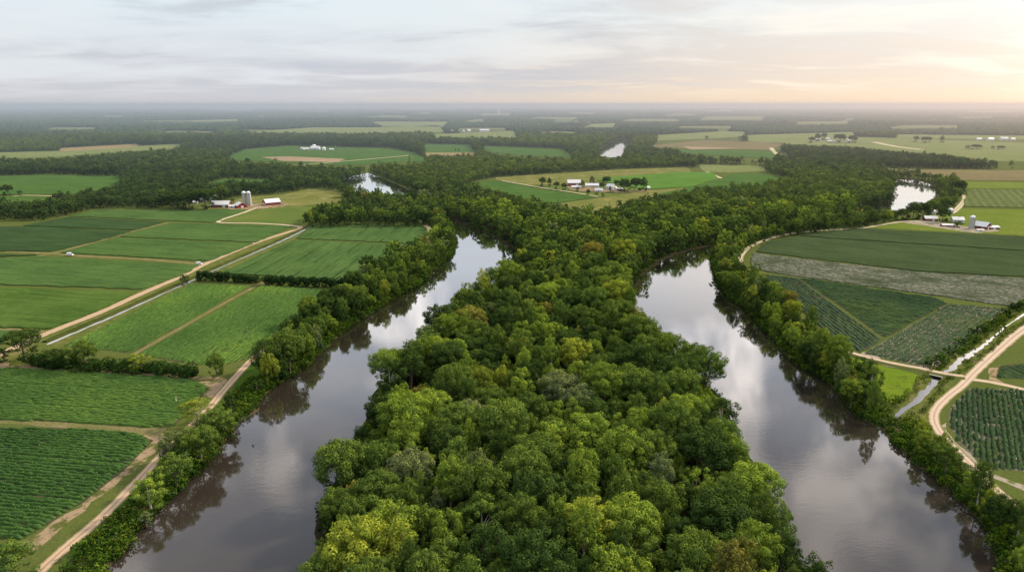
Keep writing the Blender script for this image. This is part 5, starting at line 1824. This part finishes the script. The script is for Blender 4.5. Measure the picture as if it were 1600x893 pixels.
# ------------------------------------------------------------------ bird, dead branch, post
bm = bmesh.new()
M_bird = plain('dark_feathers', (0.02, 0.018, 0.016), 0.8, 0.2)
sec = [(-0.62, 0.02, 0.0), (-0.42, 0.09, 0.03), (-0.2, 0.12, 0.10), (0.05, 0.15, 0.13), (0.28, 0.10, 0.10), (0.40, 0.055, 0.06), (0.50, 0.075, 0.07), (0.60, 0.03, 0.03), (0.70, 0.006, 0.006)]
rings = []
for x, w_, h_ in sec:
    rings.append([bm.verts.new((x, w_ * math.cos(k * math.pi / 4), max(h_, 0.012) * math.sin(k * math.pi / 4) + (0.06 if x > 0.38 else 0))) for k in range(8)])
for a, b in zip(rings, rings[1:]):
    for k in range(8):
        bm.faces.new((a[k], a[(k + 1) % 8], b[(k + 1) % 8], b[k]))
bm.faces.new(rings[0][::-1]); bm.faces.new(rings[-1])
for sg in (-1, 1):
    st = [((0.16, 0.10, 0.05), (-0.22, 0.10, 0.03)), ((0.24, 0.40, 0.26), (-0.24, 0.42, 0.22)), ((0.20, 0.72, 0.36), (-0.22, 0.76, 0.33)), ((0.05, 1.0, 0.34), (-0.14, 0.98, 0.32)), ((-0.10, 1.15, 0.30), (-0.16, 1.12, 0.29))]
    top = [(bm.verts.new((a[0], sg * a[1], a[2] + 0.012)), bm.verts.new((b[0], sg * b[1], b[2] + 0.012))) for a, b in st]
    bot = [(bm.verts.new((a[0], sg * a[1], a[2] - 0.012)), bm.verts.new((b[0], sg * b[1], b[2] - 0.012))) for a, b in st]
    for q in range(4):
        bm.faces.new((top[q][0], top[q + 1][0], top[q + 1][1], top[q][1]))
        bm.faces.new((bot[q][0], bot[q][1], bot[q + 1][1], bot[q + 1][0]))
        bm.faces.new((top[q][0], bot[q][0], bot[q + 1][0], top[q + 1][0]))
        bm.faces.new((top[q][1], top[q + 1][1], bot[q + 1][1], bot[q][1]))
tl = [bm.verts.new(c) for c in ((-0.5, 0.05, 0.0), (-0.5, -0.05, 0.0), (-0.92, -0.17, 0.0), (-0.95, 0, 0.01), (-0.92, 0.17, 0.0))]
bm.faces.new(tl)
bmesh.ops.recalc_face_normals(bm, faces=bm.faces[:])
me = bpy.data.meshes.new('bird')
bm.to_mesh(me)
bm.free()
o = put('bird', me, M_bird)
p = at(391, 658, 5.0)
o.location = p
o.rotation_euler = (R(12), R(-8), R(215))
tag(o, 'dark bird flying low over the left river near the bank', 'bird')

p = at(524, 716, 4)
sn = empty('dead_tree', (p.x, p.y, 0.5))
tag(sn, 'thin bare grey dead tree poking up at the left shore of the wood', 'dead tree')
MB().tube([(0, 0, -0.3), (0.1, 0, 5), (-0.2, 0.1, 10), (-0.5, 0, 14.5)], [0.22, 0.17, 0.11, 0.03], 6).build('trunk', M_bark_pale, sn)
for a, b, c in (((0, 0, 7), (-1.2, -0.5, 9), (-2.2, -0.8, 10.0)), ((-0.1, 0, 9), (0.9, -0.4, 10.6), (1.4, -0.5, 12)), ((-0.3, 0, 11.5), (-1.2, -0.2, 12.6), (-1.6, -0.1, 13.6))):
    MB().tube([a, b, c], [0.08, 0.05, 0.015], 5).build('branch', M_bark_pale, sn)

p = at(275.5, 628)
po = empty('marker_post', (p.x, p.y, 0))
tag(po, 'weathered pale post with a dark top standing in the near left crop', 'post')
MB().box((0, 0, 1.0), (0.22, 0.22, 2.0)).build('post', M_trim, po)
MB().box((0, 0, 2.25), (0.5, 0.4, 0.5)).build('box', M_wood, po, bevel=0.03)

p = at(588, 483)
lg = MB().tube([(-2.5, 0, 0.2), (0, 0.2, 0.45), (2.6, -0.5, 0.25), (4.2, -1.2, 0.1)], [0.22, 0.28, 0.2, 0.05], 7).tube([(1.2, 0, 0.4), (1.9, 0.7, 1.1), (2.2, 1.1, 1.5)], [0.12, 0.07, 0.02], 5).build('driftwood_log', M_bark_pale)
lg.location = (p.x, p.y, 0.1)
lg.rotation_euler = (0, 0, -0.5)
tag(lg, 'bleached fallen log lying at the water on the left bank', 'log')

# ------------------------------------------------------------------ haze: a shallow layer of scattering air over the land
SUN_AZ, SUN_EL = R(62), R(34)          # azimuth clockwise from the view direction (+Y)
hz = MB().box((0, 36000, 62), (150000, 78000, 150))
m, t = newmat('haze_air')
DENS = 0.000160
hp = t.n('ShaderNodeSeparateXYZ', ins={0: t.n('ShaderNodeNewGeometry').outputs['Position']})
HD = t.math('MULTIPLY', t.smooth(hp.outputs[1], 150.0, 1700.0), DENS)
sc = t.n('ShaderNodeVolumeScatter', ins={'Color': (0.60, 0.37, 0.16, 1), 'Density': HD, 'Anisotropy': 0.68})
# glow added in place of light scattered more than once in the haze
em = t.n('ShaderNodeEmission', ins={'Color': (0.130, 0.290, 0.450, 1), 'Strength': HD})
ab = t.n('ShaderNodeVolumeAbsorption', ins={'Color': (0.60, 0.37, 0.16, 1), 'Density': HD})
ad = t.n('ShaderNodeAddShader', ins={0: t.n('ShaderNodeAddShader', ins={0: sc.outputs[0], 1: ab.outputs[0]}).outputs[0], 1: em.outputs[0]})
o_ = t.n('ShaderNodeOutputMaterial')
t.t.links.new(ad.outputs[0], o_.inputs['Volume'])
hz.build('haze', m, kind='stuff')

# ------------------------------------------------------------------ sky and sun
world = bpy.data.worlds.new('World')
scene.world = world
world.use_nodes = True
t = NT(world)
gen = t.n('ShaderNodeTexCoord').outputs['Generated']
sep = t.n('ShaderNodeSeparateXYZ', ins={0: gen})
zc = t.math('MAXIMUM', sep.outputs[2], 0.0)
sd = Vector((math.sin(SUN_AZ) * math.cos(SUN_EL), math.cos(SUN_AZ) * math.cos(SUN_EL), math.sin(SUN_EL)))
gd = Vector((math.sin(R(44)) * math.cos(R(4.5)), math.cos(R(44)) * math.cos(R(4.5)), math.sin(R(4.5))))
dot = t.n('ShaderNodeVectorMath', operation='DOT_PRODUCT', ins={0: gen, 1: tuple(gd)}).outputs['Value']
dotc = t.math('MAXIMUM', dot, 0.0)
sky = t.n('ShaderNodeTexSky', sky_type='NISHITA', sun_disc=False)
sky.sun_elevation, sky.sun_rotation = SUN_EL, SUN_AZ
sky.air_density, sky.dust_density, sky.altitude = 1.0, 2.0, 100
nfac = t.math('MULTIPLY', t.smooth(zc, 0.02, 0.15), 0.008)
nish = t.mix(1.0, sky.outputs[0], t.n('ShaderNodeCombineColor', ins={0: nfac, 1: nfac, 2: nfac}).outputs[0], 'MULTIPLY')
grad = t.ramp(zc, [(0.0, (0.64, 0.63, 0.66)), (0.05, (0.67, 0.69, 0.74)), (0.12, (0.74, 0.83, 0.88)), (0.22, (0.70, 0.76, 0.84)), (0.34, (0.42, 0.48, 0.58)), (0.6, (0.48, 0.56, 0.68)), (1.0, (0.75, 0.82, 0.92))])
base = t.mix(1.0, grad, nish, 'ADD')
# warm belt low toward the sun
lowz = t.math('POWER', 2.718, t.math('MULTIPLY', zc, -16.0))
warm = t.math('MULTIPLY', lowz, t.smooth(dot, 0.45, 0.97))
base = t.mix(t.math('MULTIPLY', warm, 0.95), base, (1.02, 0.77, 0.51))
# clouds: flat sheets seen in perspective
den = t.math('ADD', zc, 0.10)
cx_ = t.math('DIVIDE', sep.outputs[0], den)
cy_ = t.math('DIVIDE', sep.outputs[1], den)
cv = t.n('ShaderNodeCombineXYZ', ins={0: cx_, 1: cy_, 2: 0.0}).outputs[0]
mp = t.n('ShaderNodeMapping', ins={'Vector': cv, 'Location': (3.1, 1.7, 0), 'Rotation': (0, 0, 0.25), 'Scale': (0.70, 1.05, 1)})
c1 = t.noise(mp.outputs[0], 1.0, 8, 0.58, 0.5)
mp2 = t.n('ShaderNodeMapping', ins={'Vector': cv, 'Location': (9.1, 4.7, 0), 'Rotation': (0, 0, -0.1), 'Scale': (0.20, 0.32, 1)})
c2 = t.noise(mp2.outputs[0], 1.0, 5, 0.5, 0.3)
cl = t.math('ADD', t.math('MULTIPLY', c1, 0.6), t.math('MULTIPLY', c2, 0.4))
cm = t.smooth(cl, 0.46, 0.57)
ccol = t.mix(t.smooth(dot, 0.70, 1.0), (0.56, 0.595, 0.66), (0.92, 0.79, 0.67))
ccol = t.mix(t.smooth(zc, 0.2, 0.5), ccol, (0.40, 0.44, 0.53))
cbright = t.mix(t.smooth(dot, 0.6, 1.0), (0.82, 0.87, 0.90), (1.15, 1.03, 0.88))
cbright = t.mix(t.smooth(zc, 0.15, 0.4), cbright, (0.95, 0.95, 0.98))
fadeh = t.smooth(zc, 0.0, 0.03)
base = t.mix(t.math('MULTIPLY', t.math('MULTIPLY', t.math('SUBTRACT', 1.0, t.smooth(cl, 0.36, 0.52)), 0.6), fadeh), base, cbright)
colr = t.mix(t.math('MULTIPLY', t.math('MULTIPLY', cm, 0.72), fadeh), base, ccol)
hn = t.noise(gen, 5.5, 5, 0.55, 0.4)
puff = t.math('MULTIPLY', t.smooth(hn, 0.45, 0.64), t.smooth(zc, 0.16, 0.34))
colr = t.mix(t.math('MULTIPLY', puff, 0.9), colr, (2.0, 1.85, 1.75))
# glow of the veiled sun
g1 = t.math('MULTIPLY', t.math('POWER', dotc, 14.0), 0.18)
g2 = t.math('MULTIPLY', t.math('POWER', dotc, 130.0), 0.5)
gl = t.math('ADD', g1, g2)
glow = t.mix(1.0, (1.0, 0.83, 0.60), t.n('ShaderNodeCombineColor', ins={0: gl, 1: gl, 2: gl}).outputs[0], 'MULTIPLY')
colr = t.mix(1.0, colr, glow, 'ADD')
bg = t.n('ShaderNodeBackground', ins={'Color': colr, 'Strength': 1.0})
wo = t.n('ShaderNodeOutputWorld')
t.t.links.new(bg.outputs[0], wo.inputs[0])

sun = bpy.data.lights.new('sun', 'SUN')
sun.energy = 5.0
sun.angle = R(6)
sun.color = (1.0, 0.83, 0.61)
so = bpy.data.objects.new('sun', sun)
COL.objects.link(so)
so.rotation_euler = (-sd).to_track_quat('-Z', 'Y').to_euler()

# ------------------------------------------------------------------ render settings
scene.view_settings.view_transform = 'Standard'
scene.view_settings.look = 'None'
scene.view_settings.exposure = 0.0
scene.view_settings.gamma = 1.0
cy = scene.cycles
cy.volume_step_rate = 8.0
cy.volume_max_steps = 256
cy.max_bounces = 5
cy.diffuse_bounces = 1
cy.glossy_bounces = 2
cy.transmission_bounces = 2
cy.volume_bounces = 0
cy.transparent_max_bounces = 4
cy.use_denoising = True
try:
    cy.denoiser = 'OPENIMAGEDENOISE'
except Exception:
    pass
cy.caustics_reflective = False
cy.caustics_refractive = False
